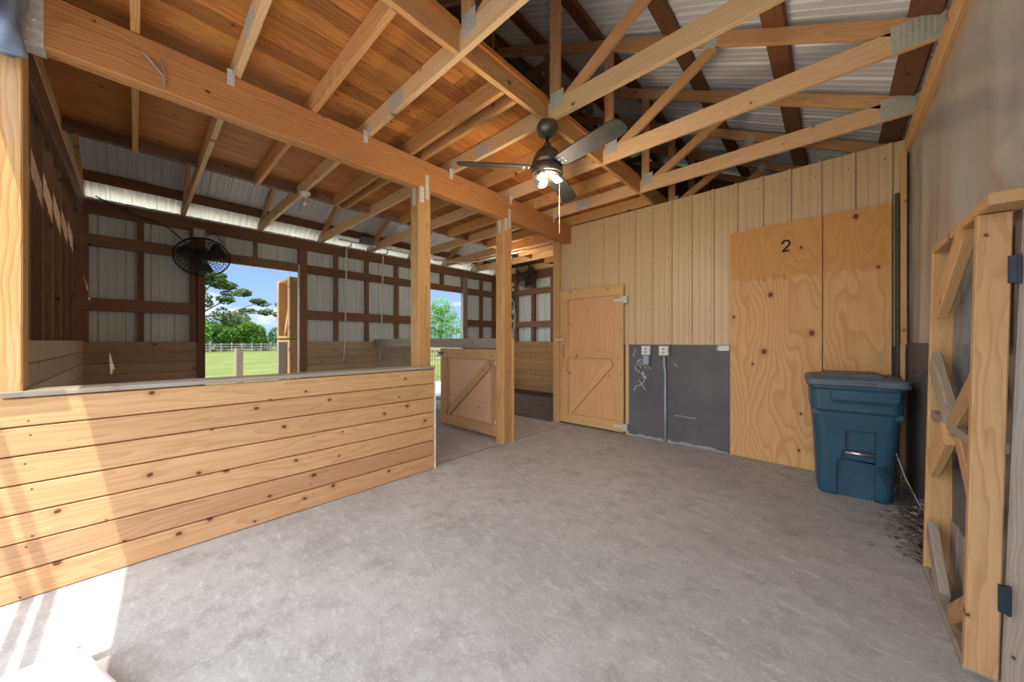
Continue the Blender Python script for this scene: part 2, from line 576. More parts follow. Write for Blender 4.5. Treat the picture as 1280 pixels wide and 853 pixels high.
    def build(self, name, mat, parent=None, smooth=False):
        me = bpy.data.meshes.new(name)
        me.from_pydata(self.v, [], self.f)
        ga = me.attributes.new('gc', 'FLOAT_VECTOR', 'POINT')
        ga.data.foreach_set('vector', [c for p in self.g for c in p])
        ra = me.attributes.new('rnd', 'FLOAT', 'POINT')
        ra.data.foreach_set('value', self.r)
        me.materials.append(mat)
        if smooth:
            me.polygons.foreach_set('use_smooth', [True] * len(me.polygons))
        me.update()
        o = bpy.data.objects.new(name, me)
        COL.objects.link(o)
        if parent is not None:
            o.parent = parent
        return o


def tag(o, label=None, cat=None, group=None, kind=None):
    if label:
        o['label'] = label
    if cat:
        o['category'] = cat
    if group:
        o['group'] = group
    if kind:
        o['kind'] = kind
    return o


def thing(name, label, cat, loc=(0, 0, 0), group=None):
    e = bpy.data.objects.new(name, None)
    e.empty_display_size = .1
    COL.objects.link(e)
    e.location = loc
    bpy.context.view_layer.update()
    return tag(e, label, cat, group)


def struct(name):
    e = bpy.data.objects.new(name, None)
    e.empty_display_size = .1
    COL.objects.link(e)
    e['kind'] = 'structure'
    return e


def put(mb, name, mat, parent, smooth=False, label=None):
    """a part whose mesh is given in world coordinates, under a thing placed at parent.location"""
    o = mb.build(name, mat, parent, smooth)
    p = parent
    off = Vector((0, 0, 0))
    while p is not None:
        off += Vector(p.location)
        p = p.parent
    if off.length > 0:
        o.data.transform(Matrix.Translation(-off))
    if label:
        o['label'] = label
    return o


def bevel(o, wdt=.01, seg=2):
    md = o.modifiers.new('bevel', 'BEVEL')
    md.width = wdt
    md.segments = seg
    md.limit_method = 'ANGLE'
    return o


RIB = [(0, 0), (.012, .018), (.032, .018), (.044, 0), (.10, 0), (.105, .004), (.115, .004), (.12, 0), (.165, 0), (.17, .004), (.18, .004), (.185, 0)]
RIBROOF = [(0, 0), (.014, .016), (.034, .016), (.048, 0), (.090, 0), (.098, .005), (.116, .005), (.124, 0), (.160, 0), (.168, .005), (.186, .005), (.194, 0)]

# ------------------------------------------------------------------ setting: floor, ground
XL, XR, YF, YB = -6.75, .50, -.56, 6.78     # inner faces: left wall, right wall line, front line, far wall
XM = -2.9                                   # face of the middle beam, posts and half wall
ZC = 3.0                                    # underside of truss chords

fl = MB().box(-6.85, .75, -7.0, 6.95, -.12, 0, .0, 'y').build('floor', M['floor'])  # runs on unseen past the front opening to bounce sunlight inside
fl['kind'] = 'structure'
for (x0, x1, y0, y1) in ((-2.955, -2.945, 2.0, 4.42),):
    j = MB().box(x0, x1, y0, y1, .0, .0012, 0, 'y').build('trim_joint', plain('joint_dirt', (.10, .09, .08), .9))
    j['kind'] = 'structure'
gm = MB()
gm.quad((-160, -60, -.13), (60, -60, -.13), (60, 120, -.13), (-160, 120, -.13))
gr = gm.build('ground_grass', M['grass'])
gr['kind'] = 'structure'
pd = MB().box(-13, -6.86, -4, 5.2, -.13, -.03, .01, 'y').box(-9.2, -6.86, 5.2, 9, -.13, -.03, .01, 'y').build('trim_bounce_pad', plain('pale_sandy_concrete', (.82, .73, .54), .85, 0, .2, .08, 4))  # pad at the second opening, extended unseen to bounce light under the eave
pd['kind'] = 'structure'
tag(pd, kind='structure')
ap = MB().box(.76, 9, -9, -.2, -.13, -.005, 0, 'y').build('trim_bounce_apron', M['floor'])  # unseen apron, added for sunlight bounced into the barn
ap['kind'] = 'structure'

# ------------------------------------------------------------------ roof (ceiling) : metal sheets + purlins
SL = .52
XRIDGE = -3.15
ztop = lambda x: 3.115 + SL * ((.469 - x) if x >= XRIDGE else (x - (2 * XRIDGE - .469)))   # top edge of the truss top chords
ca = 1 / math.sqrt(1 + SL * SL)
ceil = struct('ceiling')
Y0R, Y1R = -.72, 7.0
for side, nm in ((1, 'roof_sheet'), (-1, 'roof_sheet')):
    xe = XRIDGE + side * (.469 + .42 - XRIDGE)
    p_e = Vector((xe, Y0R, ztop(.469) - SL * .42 + .05))
    p_r = Vector((XRIDGE, Y0R, ztop(XRIDGE) + .05))
    dv = p_r - p_e
    nn = Vector((side * SL, 0, 1)).normalized()
    MB().sheet(p_e, (0, 1, 0), dv, nn, RIBROOF, .229, Y1R - Y0R, dv.length).build(nm, M['roofmetal'], ceil)
MB().box(XRIDGE - .15, XRIDGE + .15, Y0R, Y1R, ztop(XRIDGE) + .045, ztop(XRIDGE) + .075, .01, 'y').build('ridge_cap', M['roofmetal'], ceil)
for xp in (.40, -.31, -1.02, -1.735, -2.445, -3.06):
    for side in (1, -1):
        x = xp if side == 1 else 2 * XRIDGE - xp + (.13 if xp > .3 else 0)
        z = ztop(x) + .021
        up = Vector((side * SL, 0, 1)).normalized()
        MB().bar((x, Y0R + .04, z), (x, Y1R - .04, z), .15, .038, up, .003).build('purlin', M['purlin'], ceil)

# ------------------------------------------------------------------ wall_back: tan metal partition with dark wainscot
YT = 4.47
wb = struct('wall_back')
sm = MB()
sm.sheet((-3.09, YT, 1.205), (1, 0, 0), (0, 0, 1), (0, -1, 0), RIB, .229, 3.55, 2.975 - 1.205)
sm.build('metal_siding', M['tan'], wb)
MB().sheet((-2.05, YT, 0), (1, 0, 0), (0, 0, 1), (0, -1, 0), [(0, 0)], .229, .06, 1.21).build('siding_strip', M['tan'], wb)
dp = MB().box(-2.0, .46, YT - .004, YT + .008, .02, 1.205, .001, 'x').build('wainscot_panel', M['darkpanel'], wb)
MB().box(-3.10, .50, YT + .022, YT + .11, .0, 2.95, .002, 'x').build('wall_core', M['dark'], wb)
e = MB()
random.seed(3)
x = -2.0
while x < -.86:
    wdt = random.uniform(.04, .11)
    e.box(x, min(x + wdt, -.85), YT - .01 - random.uniform(.004, .02), YT - .002, .0, random.uniform(.015, .04), .004, 'x')
    x += wdt * .92
e.build('mortar_edge', M['edge'], wb)
MB().box(.425, .462, YT - .035, YT - .003, 1.22, 2.86, .002, 'z').build('corner_trim', M['pine'], wb)
sc_ = MB()
for xx in [-2.95 + .229 * i for i in range(15)]:
    for zz in (2.86, 2.27, 1.62, 1.30):
        if zz < 2.05 and xx < -2.02:
            continue
        sc_.lathe([(.006, 0), (.006, .003), (.003, .006)], (xx + .08, YT, zz + random.uniform(-.03, .03)), (0, -1, 0), 8)
sc_.build('siding_screw', M['steeltrack'], wb)

# ------------------------------------------------------------------ wall_far
wf = struct('wall_far')
MB().sheet((XL - .05, YB + .05, 0), (1, 0, 0), (0, 0, 1), (0, 1, 0), RIB, .229, 7.4, 3.05).build('metal_siding', M['sidemetal'], wf)
gb = MB()
gb._add([(XL - .3, YB + .06, 2.9), (.8, YB + .06, 2.9), (.8, YB + .06, 3.0), (XRIDGE, YB + .06, 4.95), (XL - .3, YB + .06, 3.0)], [(0, 1, 2, 3, 4)],
        [(0, 0, 0), (7, 0, 0), (7, .1, 0), (3.5, 2, 0), (0, .1, 0)])
gb.build('gable_sheet', M['purlin'], wf)
kb = MB()
for i in range(9):
    kb.box(-6.68, -3.0, YB - .075, YB - .045, .0 + i * .1375, .134 + i * .1375, .003, 'x')
kb.build('kick_boards', M['warmboard'], wf)
for z0, z1 in ((1.60, 1.74), (2.42, 2.56), (2.80, 3.0)):
    MB().box(-6.7, -3.0, YB - .055, YB - .015, z0, z1, .003, 'x').build('girt', M['dark'], wf)
for x in (-6.1, -5.52, -4.92, -4.3, -3.7):
    MB().box(x - .045, x + .045, YB - .045, YB + .045, 1.2, 3.0, .003, 'z').build('stud', M['dark'], wf)

# ------------------------------------------------------------------ wall_left: framing, sheet metal, openings
wl = struct('wall_left')
D1 = (.69, 1.90)
D2 = (4.38, 5.48)
sid = MB()
XS = XL - .055
for (y0, y1, z0, z1) in ((-.58, D1[0] - .03, 0, 3.05), (D1[0] - .03, D1[1] + .05, 2.46, 3.05), (D1[1] + .05, D2[0] - .03, 0, 3.05),
                         (D2[0] - .03, D2[1] + .05, 2.46, 3.05), (D2[1] + .05, YB + .05, 0, 3.05)):
    sid.sheet((XS, y0, z0), (0, 1, 0), (0, 0, 1), (-1, 0, 0), RIB, .229, y1 - y0, z1 - z0)
sid.build('metal_siding', M['sidemetal'], wl)
for (y0, y1) in ((-.45, D1[0]), (D1[1] + .02, D2[0] - .02), (D2[1] + .02, YB - .05)):
    kb = MB()
    for i in range(9):
        kb.box(XL - .01, XL + .025, y0, y1, i * .138, i * .138 + .134, .003, 'y')
    kb.build('kick_boards', M['greyboard'], wl)
for nm, z0, z1, segs in (('top_plate', 2.83, 3.0, ((-.55, YB),)),
                         ('girt', 2.43, 2.575, ((-.5, .53), (D1[0], D1[1]), (2.0, D2[0]), (D2[0], D2[1]), (5.6, YB))),
                         ('girt', 1.63, 1.785, ((-.5, .60), (2.0, D2[0] - .05), (5.6, YB)))):
    for (y0, y1) in segs:
        MB().box(XL - .02, XL + .03, y0, y1, z0, z1, .003, 'y').build(nm, M['dark'], wl)
for y, wd, z0, mt in ((-.46, .14, 1.24, 'dark'), (.05, .06, 1.24, 'dark'), (.565, .075, 1.24, 'dark'), (1.30, .05, 2.55, 'dark'),
                      (2.52, .07, 1.24, 'dark'), (3.10, .07, 1.24, 'dark'), (3.735, .07, 1.24, 'dark'), (4.9, .09, 2.55, 'dark'),
                      (6.14, .09, 1.24, 'dark'), (6.62, .14, 1.24, 'dark')):
    MB().box(XL - .045, XL + .012, y - wd / 2, y + wd / 2, z0, 2.9, .003, 'z').build('stud', M[mt], wl)
for y0, y1, mt in ((.605, .69, 'dark'), (1.90, 2.02, 'dark'), (4.24, 4.38, 'dark'), (5.48, 5.62, 'weathered')):
    MB().box(XL - .04, XL + .06, y0, y1, 0, 2.83, .004, 'z').build('door_post', M[mt], wl)

# ------------------------------------------------------------------ wall_front: closed end of the stall side + gable above the wide opening
wfr = struct('wall_front')
MB().sheet((XL - .05, -.62, 0), (1, 0, 0), (0, 0, 1), (0, -1, 0), RIB, .229, 3.75, 3.05).build('metal_siding', M['sidemetal'], wfr)
for x in (-3.35, -3.81, -4.27, -4.73, -5.19, -5.65, -6.11):
    MB().box(x - .02, x + .02, -.60, -.46, 1.0, 3.0, .003, 'z').build('stud', M['dark'], wfr)
kb = MB()
for i in range(6):
    kb.box(-6.72, -3.16, -.455, -.42, .43 + i * .138, .564 + i * .138, .003, 'x')
kb.build('kick_boards', M['greyboard'], wfr)
MB().box(-3.18, -3.14, -.50, -.415, .3, 1.262, .003, 'z').build('end_board', M['pine'], wfr)
MB().box(-6.7, -2.95, -.46, -.42, 2.79, 2.99, .004, 'x').build('ledger', M['dark'], wfr)
gb = MB()
gb._add([(XL - .3, -.57, 2.96), (.8, -.57, 2.96), (.8, -.57, 3.0), (XRIDGE, -.57, 4.95), (XL - .3, -.57, 3.0)], [(0, 1, 2, 3, 4)],
        [(0, 0, 0), (7, 0, 0), (7, .1, 0), (3.5, 2, 0), (0, .1, 0)])
gb.build('gable_sheet', M['sidemetal'], wfr)
MB().bar((-3.05, -.450, 2.852), (.52, -.635, 2.852), .04, .235).build('door_header', M['beam'], wfr)

# ------------------------------------------------------------------ wall_right: header, mesh tarp, dark lower panel
wr = struct('wall_right')
MB().box(.452, .492, -.5, YT + .05, 2.86, 2.995, .004, 'y').build('header', M['pine'], wr)
MB().box(.492, .56, -.5, 6.7, 2.86, 2.995, .004, 'y').build('header', M['dark'], wr)
tm = MB()
ny, nz = 150, 40
vs, gs, fs = [], [], []
for i in range(ny + 1):
    y = -.6 + (YT + .6) * i / ny
    for k in range(nz + 1):
        z = 1.2 + (2.92 - 1.2) * k / nz
        top = (2.92 - z) / 1.72
        fold = .016 * math.sin(y * 9.0 + math.sin(y * 3.1) * 1.5 + z * .6) * (.25 + top) + .010 * math.sin(y * 21 + z * 1.5 + 1.0) * top
        fold += .05 * math.exp(-((y - 2.7) / .22) ** 2 - ((z - 1.95) / .35) ** 2) + .02 * (noise.noise(Vector((y * 3, z * 2.2, 3.3))))
        push = .14 * max(0, min(1, (2.75 - y) / .5)) * max(0, min(1, (1.98 - z) / .2))
        vs.append((.486 + fold * .6 + push, y, z))
        gs.append((z, y, 0))
for i in range(ny):
    for k in range(nz):
        a = i * (nz + 1) + k
        fs.append((a, a + nz + 1, a + nz + 2, a + 1))
tm._add(vs, fs, gs, .5)
tm.build('mesh_tarp', M['tarp'], wr, True)
MB().box(.468, .482, 2.75, YT - .035, .03, 1.235, .002, 'y').box(.56, .575, 2.45, 2.75, .03, 1.235, .002, 'y').build('wainscot_panel', M['darkpanel'], wr)
MB().box(.66, .70, -.5, 2.45, .03, 1.3, .002, 'y').build('wainscot_panel', M['darkpanel'], wr)
MB().box(.42, .455, YT - .03, YT - .005, .0, 1.215, .003, 'z').build('corner_post', M['chord'], wr)
MB().box(.72, .74, -.5, 6.9, 0, 3.0, .002, 'y').build('sun_block_panel', M['sidemetal'], wr)  # unseen sheet, added to stop sun leaking in past the tarp

# ------------------------------------------------------------------ trusses
TY = [-.44, .46, 1.355, 2.25, 3.15, 4.05, 4.95, 5.85, 6.68]
ORD = ['first', 'second', 'third', 'fourth', 'fifth', 'sixth', 'seventh', 'eighth', 'ninth']
WHERE = {2: 'roof truss crossing just in front of the ceiling fan, nearest full one in view',
         1: 'roof truss whose bottom chord crosses the middle beam nearest the metal corner bracket',
         3: 'roof truss that carries the ceiling fan',
         4: 'roof truss just behind the ceiling fan, large toothed plate where it meets the right wall',
         5: 'last roof truss before the tan metal wall, smaller toothed plate at the right wall',
         0: 'end roof truss above the closed dark-studded end of the stalls',
         6: 'first roof truss behind the tan metal wall',
         7: 'second roof truss behind the tan metal wall, towards the far end',
         8: 'roof truss against the far end wall'}


def toothed(mb, x0, x1, z0, z1, y, ang=0):
    """nail plate with rows of pressed teeth"""
    cx, cz = (x0 + x1) / 2, (z0 + z1) / 2
    ca_, sa_ = math.cos(ang), math.sin(ang)
    R_ = lambda px, pz: (cx + px * ca_ - pz * sa_, cz + px * sa_ + pz * ca_)
    hw, hh = (x1 - x0) / 2, (z1 - z0) / 2
    A, B_ = R_(-hw, 0), R_(hw, 0)
    up = (-sa_, 0, ca_)
    mb.bar((A[0], y, A[1]), (B_[0], y, B_[1]), .002, 2 * hh, up, .0005)
    nx = max(3, int(2 * hw / .022))
    nzz = max(3, int(2 * hh / .02))
    for i in range(nx):
        px = -hw + (i + .5) * 2 * hw / nx
        a = R_(px, -hh * .93)
        b_ = R_(px, hh * .93)
        mb.bar((a[0], y - .0015, a[1]), (b_[0], y - .0015, b_[1]), .003, .006, (ca_, 0, sa_), .0008)


for i, y in enumerate(TY):
    t_ = thing('roof_truss', WHERE[i], 'roof truss', (XRIDGE, y, ZC), 'roof trusses')
    xo0, xo1 = XL - .06, .495
    front = i >= 1
    cm = MB()
    cm.bar((xo0, y, ZC + .07), (-2.44, y, ZC + .07), .038, .14)
    put(cm, 'bottom_chord', M['chord'], t_)
    cm = MB()
    cm.bar((-2.44, y, ZC + .07), (xo1, y, ZC + .07), .038, .14)
    put(cm, 'bottom_chord', M['chord'], t_)
    for s in (1, -1):
        mx = lambda x: x if s == 1 else 2 * XRIDGE - x
        xe = .469 + .38
        a = Vector((mx(xe), y, ztop(.469) - SL * .38 - .057))
        b_ = Vector((mx(XRIDGE), y, ztop(XRIDGE) - .057))
        put(MB().bar(a, b_, .038, .10, (s * SL, 0, 1)), 'top_chord', M['web'], t_)
        xw = mx(-1.61)
        put(MB().bar((xw, y, ZC + .02), (xw, y, ztop(-1.61) - .10), .036, .089, (1, 0, 0)), 'vertical_web', M['web'], t_)
        p0, p1 = Vector((mx(-1.53), y + .001, ZC + .10)), Vector((mx(-.70), y + .001, ztop(-.70) - .12))
        put(MB().bar(p0, p1, .036, .085, (0, 0, 1)), 'diagonal_web', M['web'], t_)
        put(MB().bar((mx(-2.35), y, ZC + .6), (mx(-2.35), y, ztop(-2.35) - .1), .036, .089, (1, 0, 0)), 'vertical_web', M['dark'], t_)
    put(MB().bar((XRIDGE - .85, y + .002, ztop(XRIDGE) - .62), (XRIDGE + .85, y + .002, ztop(XRIDGE) - .62), .036, .09), 'collar_tie', M['dark'], t_)
    for fy in ((-.0205,) if i > 1 else (-.0205, .0205)):
        pm = MB()
        toothed(pm, -2.54, -2.33, ZC + .005, ZC + .135, y + fy)
        put(pm, 'nail_plate', M['plate'], t_, label='toothed steel plate at the chord splice')
        pm = MB()
        toothed(pm, -1.645, -1.52, ZC + .07, ZC + .20, y + fy)
        put(pm, 'nail_plate', M['plate'], t_, label='toothed steel plate at the foot of the webs')
        pm = MB()
        hs_ = .26 if i <= 4 else .28
        toothed(pm, hs_, .475, ZC + .002, ZC + .163, y + fy, -.0)
        put(pm, 'nail_plate', M['plate'], t_, label='large toothed steel plate at the heel')
        pm = MB()
        toothed(pm, -.76, -.67, ztop(-.72) - .135, ztop(-.72) - .06, y + fy, -.48)
        put(pm, 'nail_plate', M['plate'], t_)
        pm = MB()
        toothed(pm, 2 * XRIDGE - .405 - .07, 2 * XRIDGE - .405 + .12, ZC + .015, ZC + .135, y + fy)
        put(pm, 'nail_plate', M['plate'], t_)
    # galvanized hurricane tie down onto the beam
    tm_ = MB()
    tm_.box(XM + .001, XM + .004, y - .055, y - .015, ZC - .075, ZC + .03, .001, 'z')
    tm_.box(XM + .001, XM + .04, y - .0225, y - .0205, ZC - .02, ZC + .06, .0005, 'z')
    for dz in (-.055, -.03, -.01):
        tm_.lathe([(.004, 0), (.004, .003)], (XM + .004, y - .035, ZC + dz), (1, 0, 0), 8)
    put(tm_, 'beam_tie', M['galv'], t_)

# ------------------------------------------------------------------ loft deck with joists, and middle beam
ld = thing('loft_deck', 'orange-brown plank loft deck seen from below, laid over the floor joists', 'loft deck', (XRIDGE, 3.1, ZC))
dk = MB()
x = -4.80
while x < -1.70:
    wd = .137
    y0 = -.56
    while y0 < 6.7:
        y1 = min(6.72, y0 + random.choice((2.4, 3.0, 3.66)) * random.uniform(.7, 1))
        if 6.72 - y1 < .5:
            y1 = 6.72
        dk.box(x, x + wd - .003, y0, y1 - .003, ZC + .142, ZC + .168, .0035, 'y')
        y0 = y1
    x += wd
put(dk, 'deck_planks', M['plank'], ld)
JY = [.0, .93, 1.76, 1.89, 2.71, 3.60, 4.50, 5.40, 6.27]
for y in JY:
    put(MB().box(-4.78, -1.71, y - .019, y + .019, ZC + .001, ZC + .140, .003, 'x'), 'floor_joist', M['joist'], ld)
for k in range(len(TY) - 1):
    y0, y1 = TY[k] + .021, TY[k + 1] - .021
    put(MB().box(-1.708, -1.668, y0, y1, ZC + .001, ZC + .20, .003, 'y'), 'rim_board', M['joist'], ld)
    put(MB().box(-4.822, -4.784, y0, y1, ZC + .045, ZC + .185, .003, 'y'), 'rim_board', M['dark'], ld)

bm_ = thing('ceiling_beam', 'long doubled timber beam under the loft, end held by galvanized bracket at upper left', 'beam', (XM, 2, 2.72))
put(MB().box(XM - .05, XM - .002, -.45, 4.46, 2.725, 2.997, .004, 'y'), 'beam_ply', M['beam'], bm_)
put(MB().box(XM - .10, XM - .052, -.45, 4.46, 2.725, 2.997, .004, 'y'), 'beam_ply', M['beam'], bm_)
bk = MB()
bk.box(XM - .001, XM + .003, -.47, -.31, 2.722, 2.985, .001, 'y')
bk.box(XM - .105, XM + .003, -.47, -.31, 2.717, 2.723, .001, 'y')
for yy in (-.36, -.41):
    for zz in (2.78, 2.84, 2.90, 2.955):
        bk.lathe([(.007, 0), (.007, .002), (.003, .005)], (XM + .003, yy + (.02 if zz in (2.84, 2.955) else 0), zz), (1, 0, 0), 8)
put(bk, 'end_bracket', M['galv'], bm_, label='galvanized steel bracket with nail heads')
# wire clamp hook on the beam
hk = MB()
hk.tube([(XM + .008, .03, 2.90), (XM + .014, .075, 2.85), (XM + .02, .115, 2.80), (XM + .016, .118, 2.745)], .006, 8)
hk.tube([(XM + .012, .10, 2.905), (XM + .018, .112, 2.86), (XM + .02, .118, 2.80)], .003, 6)
put(hk, 'wire_hook', M['wire'], bm_)

# ------------------------------------------------------------------ posts
def post(label, x0, x1, y0, y1, h, mat='post', strap=True, jamb=None):
    p = thing('timber_post', label, 'post', ((x0 + x1) / 2, (y0 + y1) / 2, 0))
    put(MB().box(x0, x1, y0, y1, 0, h, .006, 'z'), 'shaft', M[mat], p)
    if strap:
        s_ = MB()
        cy = (y0 + y1) / 2
        s_.box(x1 + .001, x1 + .005, y0 + .01, y0 + .06, h - .14, h + .015, .001, 'z')
        s_.box(x0 + .045, x0 + .095, y0 - .005, y0 - .001, h - .16, h + .01, .001, 'z')
        s_.box(x1 + .001, x1 + .005, cy + .005, cy + .045, h - .09, h + .14, .001, 'z')
        for zz in (h - .1, h - .05, h + .06):
            s_.lathe([(.008, 0), (.008, .004)], (x1 + .005, cy + .025, zz), (1, 0, 0), 8)
        put(s_, 'steel_strap', M['galv'], p)
    if jamb:
        put(MB().box(*jamb, .004, 'z'), 'jamb_board', M['pine'], p)
    return p


post('knotty square timber post at left edge under the beam bracket', XM - .145, XM - .004, -.51, -.372, 2.72, strap=False)
post('square timber post at the end of the long plank half wall', XM - .145, XM - .003, 1.832, 1.97, 2.722)
post('worn square timber post hinging the low plank gate', XM - .145, XM - .003, 3.005, 3.144, 2.722,
     jamb=(XM - .10, XM - .0, 3.146, 3.19, 0, 1.28))
post('fresh yellow pine corner post beside the tall plank door', -3.205, -3.085, 4.415, 4.56, 2.985, 'pine', False)

# ------------------------------------------------------------------ plank half wall in front of the stall
hw_ = thing('half_wall', 'long low partition of honey-coloured horizontal pine boards with a flat cap', 'half wall', (XM, .7, 0))
bd = MB()
for i in range(7):
    bd.box(XM - .001, XM + .034, -.95, 1.985, .004 + i * .1393, .1365 + i * .1393, .004, 'y')
for i in range(6):
    bd.box(XM - .014, XM - .002, -.95, 1.98, .11 + i * .1393, .17 + i * .1393, .001, 'y')
put(bd, 'board_panel', M['board'], hw_)
put(MB().box(XM - .15, XM + .045, -.365, 1.825, .980, 1.006, .004, 'y').box(XM - .001, XM + .045, 1.8255, 1.99, .980, 1.006, .004, 'y').box(XM - .001, XM + .045, -.43, -.3655, .980, 1.006, .004, 'y'), 'cap_board', M['weathered'], hw_, label='grey weathered flat cap board')
put(MB().box(XM - .14, XM + .036, 1.987, 2.003, .0, .975, .002, 'z'), 'end_trim', M['pvc'], hw_, label='pale vertical end strip')
nl = MB()
for yy in (-.36, .9, 1.87):
    for i in range(7):
        for dz in (random.choice((.03, .105)),):
            nl.lathe([(.0045, 0), (.004, .0015)], (XM + .034, yy + random.uniform(-.02, .02), i * .1393 + dz + random.uniform(-.012, .012)), (1, 0, 0), 8)
put(nl, 'nail_heads', M['steeltrack'], hw_)

# ------------------------------------------------------------------ low gate, swung open
def z_gate(parent, x0, x1, yf, z0, z1, bw, mat_f, mat_p, mid=None, t=.035):
    """framed door: board faces at yf looking to -Y, panel behind"""
    B = lambda *a: put(MB().box(*a, .004), None or 'rail', mat_f, parent)
    put(MB().box(x0 + .02, x1 - .02, yf + t, yf + t + .014, z0 + .02, z1 - .02, .001, 'z' if mid else 'x'), 'panel', mat_p, parent)
    put(MB().box(x0, x0 + bw, yf, yf + t - .001, z0 + bw, z1 - bw * .95, .004, 'z'), 'stile', mat_f, parent)
    put(MB().box(x1 - bw, x1, yf, yf + t - .001, z0 + bw, z1 - bw * .95, .004, 'z'), 'stile', mat_f, parent)
    put(MB().box(x0, x1, yf, yf + t - .001, z1 - bw * .94, z1, .004, 'x'), 'rail', mat_f, parent)
    put(MB().box(x0, x1, yf, yf + t - .001, z0, z0 + bw * .99, .004, 'x'), 'rail', mat_f, parent)
    zt = z1 - bw
    if mid:
        put(MB().box(x0 + bw, x1 - bw, yf, yf + t - .001, mid[0], mid[1], .004, 'x'), 'rail', mat_f, parent)
        zt = mid[0]
    a = Vector((x0 + bw + .035, yf + t / 2, z0 + bw + .045))
    b_ = Vector((x1 - bw - .035, yf + t / 2, zt - .045))
    put(MB().bar(a, b_, t, .10, (0, 0, 1), .004, .04, .04), 'brace', mat_f, parent)


lg = thing('stall_gate', 'low open plank gate with a pale plywood face and one diagonal brace', 'gate', (-3.65, 3.1, 0))
z_gate(lg, -4.27, -3.06, 3.07, .045, 1.14, .14, M['gatewood'], M['plypanel'])
lt = MB()
lt.box(-4.31, -4.20, 3.055, 3.068, 1.06, 1.085, .002, 'x')
lt.tube([(-4.33, 3.05, 1.10), (-4.27, 3.045, 1.07), (-4.33, 3.045, 1.03), (-4.25, 3.05, 1.045)], .007, 8)
put(lt, 'latch', M['hingeblack'], lg)
hh_ = MB()
for zz in (.2, .95):
    hh_.box(-3.12, -3.045, 3.062, 3.069, zz, zz + .05, .002, 'x')
put(hh_, 'hinge', M['galv'], lg)

# wire partition behind the low gate
wp = thing('wire_partition', 'weathered top rail with welded wire mesh running back behind the low gate', 'partition', (-4.9, 3.24, 0))
put(MB().box(-6.70, -3.045, 3.215, 3.255, 1.15, 1.285, .004, 'x'), 'top_rail', M['weathered'], wp)
put(MB().box(-6.70, -3.045, 3.215, 3.255, .05, .18, .004, 'x'), 'bottom_rail', M['weathered'], wp)
wm = MB()
xx = -6.68
while xx < -3.06:
    wm.tube([(xx, 3.235, .1), (xx, 3.235, 1.2)], .0022, 4)
    xx += .075
for k in range(12):
    wm.tube([(-6.69, 3.238, .15 + k * .09), (-3.05, 3.238, .15 + k * .09)], .0022, 4)
put(wm, 'wire_mesh', M['wire'], wp)

# ------------------------------------------------------------------ tall plank door in the tan wall
dr = struct('door_1')
dr.location = (-2.57, 4.44, 0)
z_gate(dr, -3.075, -2.052, 4.415, .025, 2.005, .14, M['pine'], M['doorpanel'], (1.005, 1.135), .03)
hg = MB()
for zz in (1.80, .10):
    hg.box(-2.19, -2.052, 4.404, 4.413, zz - .022, zz + .022, .002, 'x')
    hg.box(-2.045, -2.0, 4.40, 4.455, zz - .045, zz + .045, .002, 'z')
    hg.tube([(-2.047, 4.40, zz - .05), (-2.047, 4.40, zz + .05)], .009, 8)
put(hg, 'hinge', M['galv'], dr)
la = MB()
la.box(-3.16, -3.02, 4.40, 4.412, 1.255, 1.285, .002, 'x')
la.tube([(-3.02, 4.395, 1.30), (-2.985, 4.385, 1.27), (-2.985, 4.385, 1.21), (-3.03, 4.395, 1.20)], .006, 8)
put(la, 'latch', M['galv'], dr)
ch_ = MB()
for k in range(12):
    zz = 1.18 - k * .016
    ch_.tube([(-3.0 + .006 * math.cos(a + (k % 2)), 4.405 - .004 * (k % 2), zz + .010 * math.sin(a)) for a in [j * PI / 4 for j in range(8)]], .002, 5, closed=True)
put(ch_, 'chain', M['hingeblack'], dr)

# ------------------------------------------------------------------ raw plywood sheets leaning flat on the tan wall
def ply_sheet(label, x0, x1, y0, y1, z1, cut=0):
    p = thing('plywood_sheet', label, 'plywood', ((x0 + x1) / 2, y0, 0), 'raw plywood sheets')
    mb = MB()
    mb.bar(((x0 + x1) / 2, (y0 + y1) / 2, .004), ((x0 + x1) / 2, (y0 + y1) / 2, z1), x1 - x0, y1 - y0, (0, 1, 0), .001, off=(random.random() * 9, random.uniform(-1, 1), 0))
    put(mb, 'sheet', M['ply'], p)
    return p


def mark(pts, p, y, r=.006, mat='ink', name='ink_mark'):
    m_ = MB()
    for st in pts:
        m_.tube([(x, y, z) for x, z in st], r, 6)
    return put(m_, name, M[mat], p)


ply_sheet('narrow left edge of raw plywood sheet, beside the dark wall panel', -.83, -.10, 4.436, 4.4475, 2.425)
p1 = ply_sheet('wide raw plywood sheet with a black number 2 near its top', -.655, -.075, 4.420, 4.4325, 2.435)
ply_sheet('right-hand raw plywood sheet standing behind the blue bin', -.068, .372, 4.415, 4.4285, 2.437)
two = [(-.345 + .03 * math.cos(a), 2.225 + .032 * math.sin(a)) for a in [PI - i * PI * 1.15 / 10 for i in range(11)]]
two += [(-.362, 2.165), (-.376, 2.15), (-.318, 2.153)]
mark([two], p1, 4.4205, .0095, 'ink', 'painted_number')
random.seed(11)
stm = []
for k, gx in enumerate((-.565, -.535, -.455, -.42, -.375)):
    seg = {0: [(0, .05), (0, -.0)], 1: [(.03, .05), (0, .05), (0, .028), (.025, .022), (.02, 0), (0, 0)],
           2: [(0, .045), (.018, .05), (.028, .035), (0, 0), (.03, 0)], 3: [(0, .05), (.03, .05), (.008, 0)], 4: [(.02, 0), (.02, .05), (0, .02), (.03, .02)]}[k]
    stm.append([(gx + a, 1.87 + c_) for a, c_ in seg])
mark(stm, p1, 4.4205, .0035, 'stamp', 'faded_stamp')
p1.location = p1.location

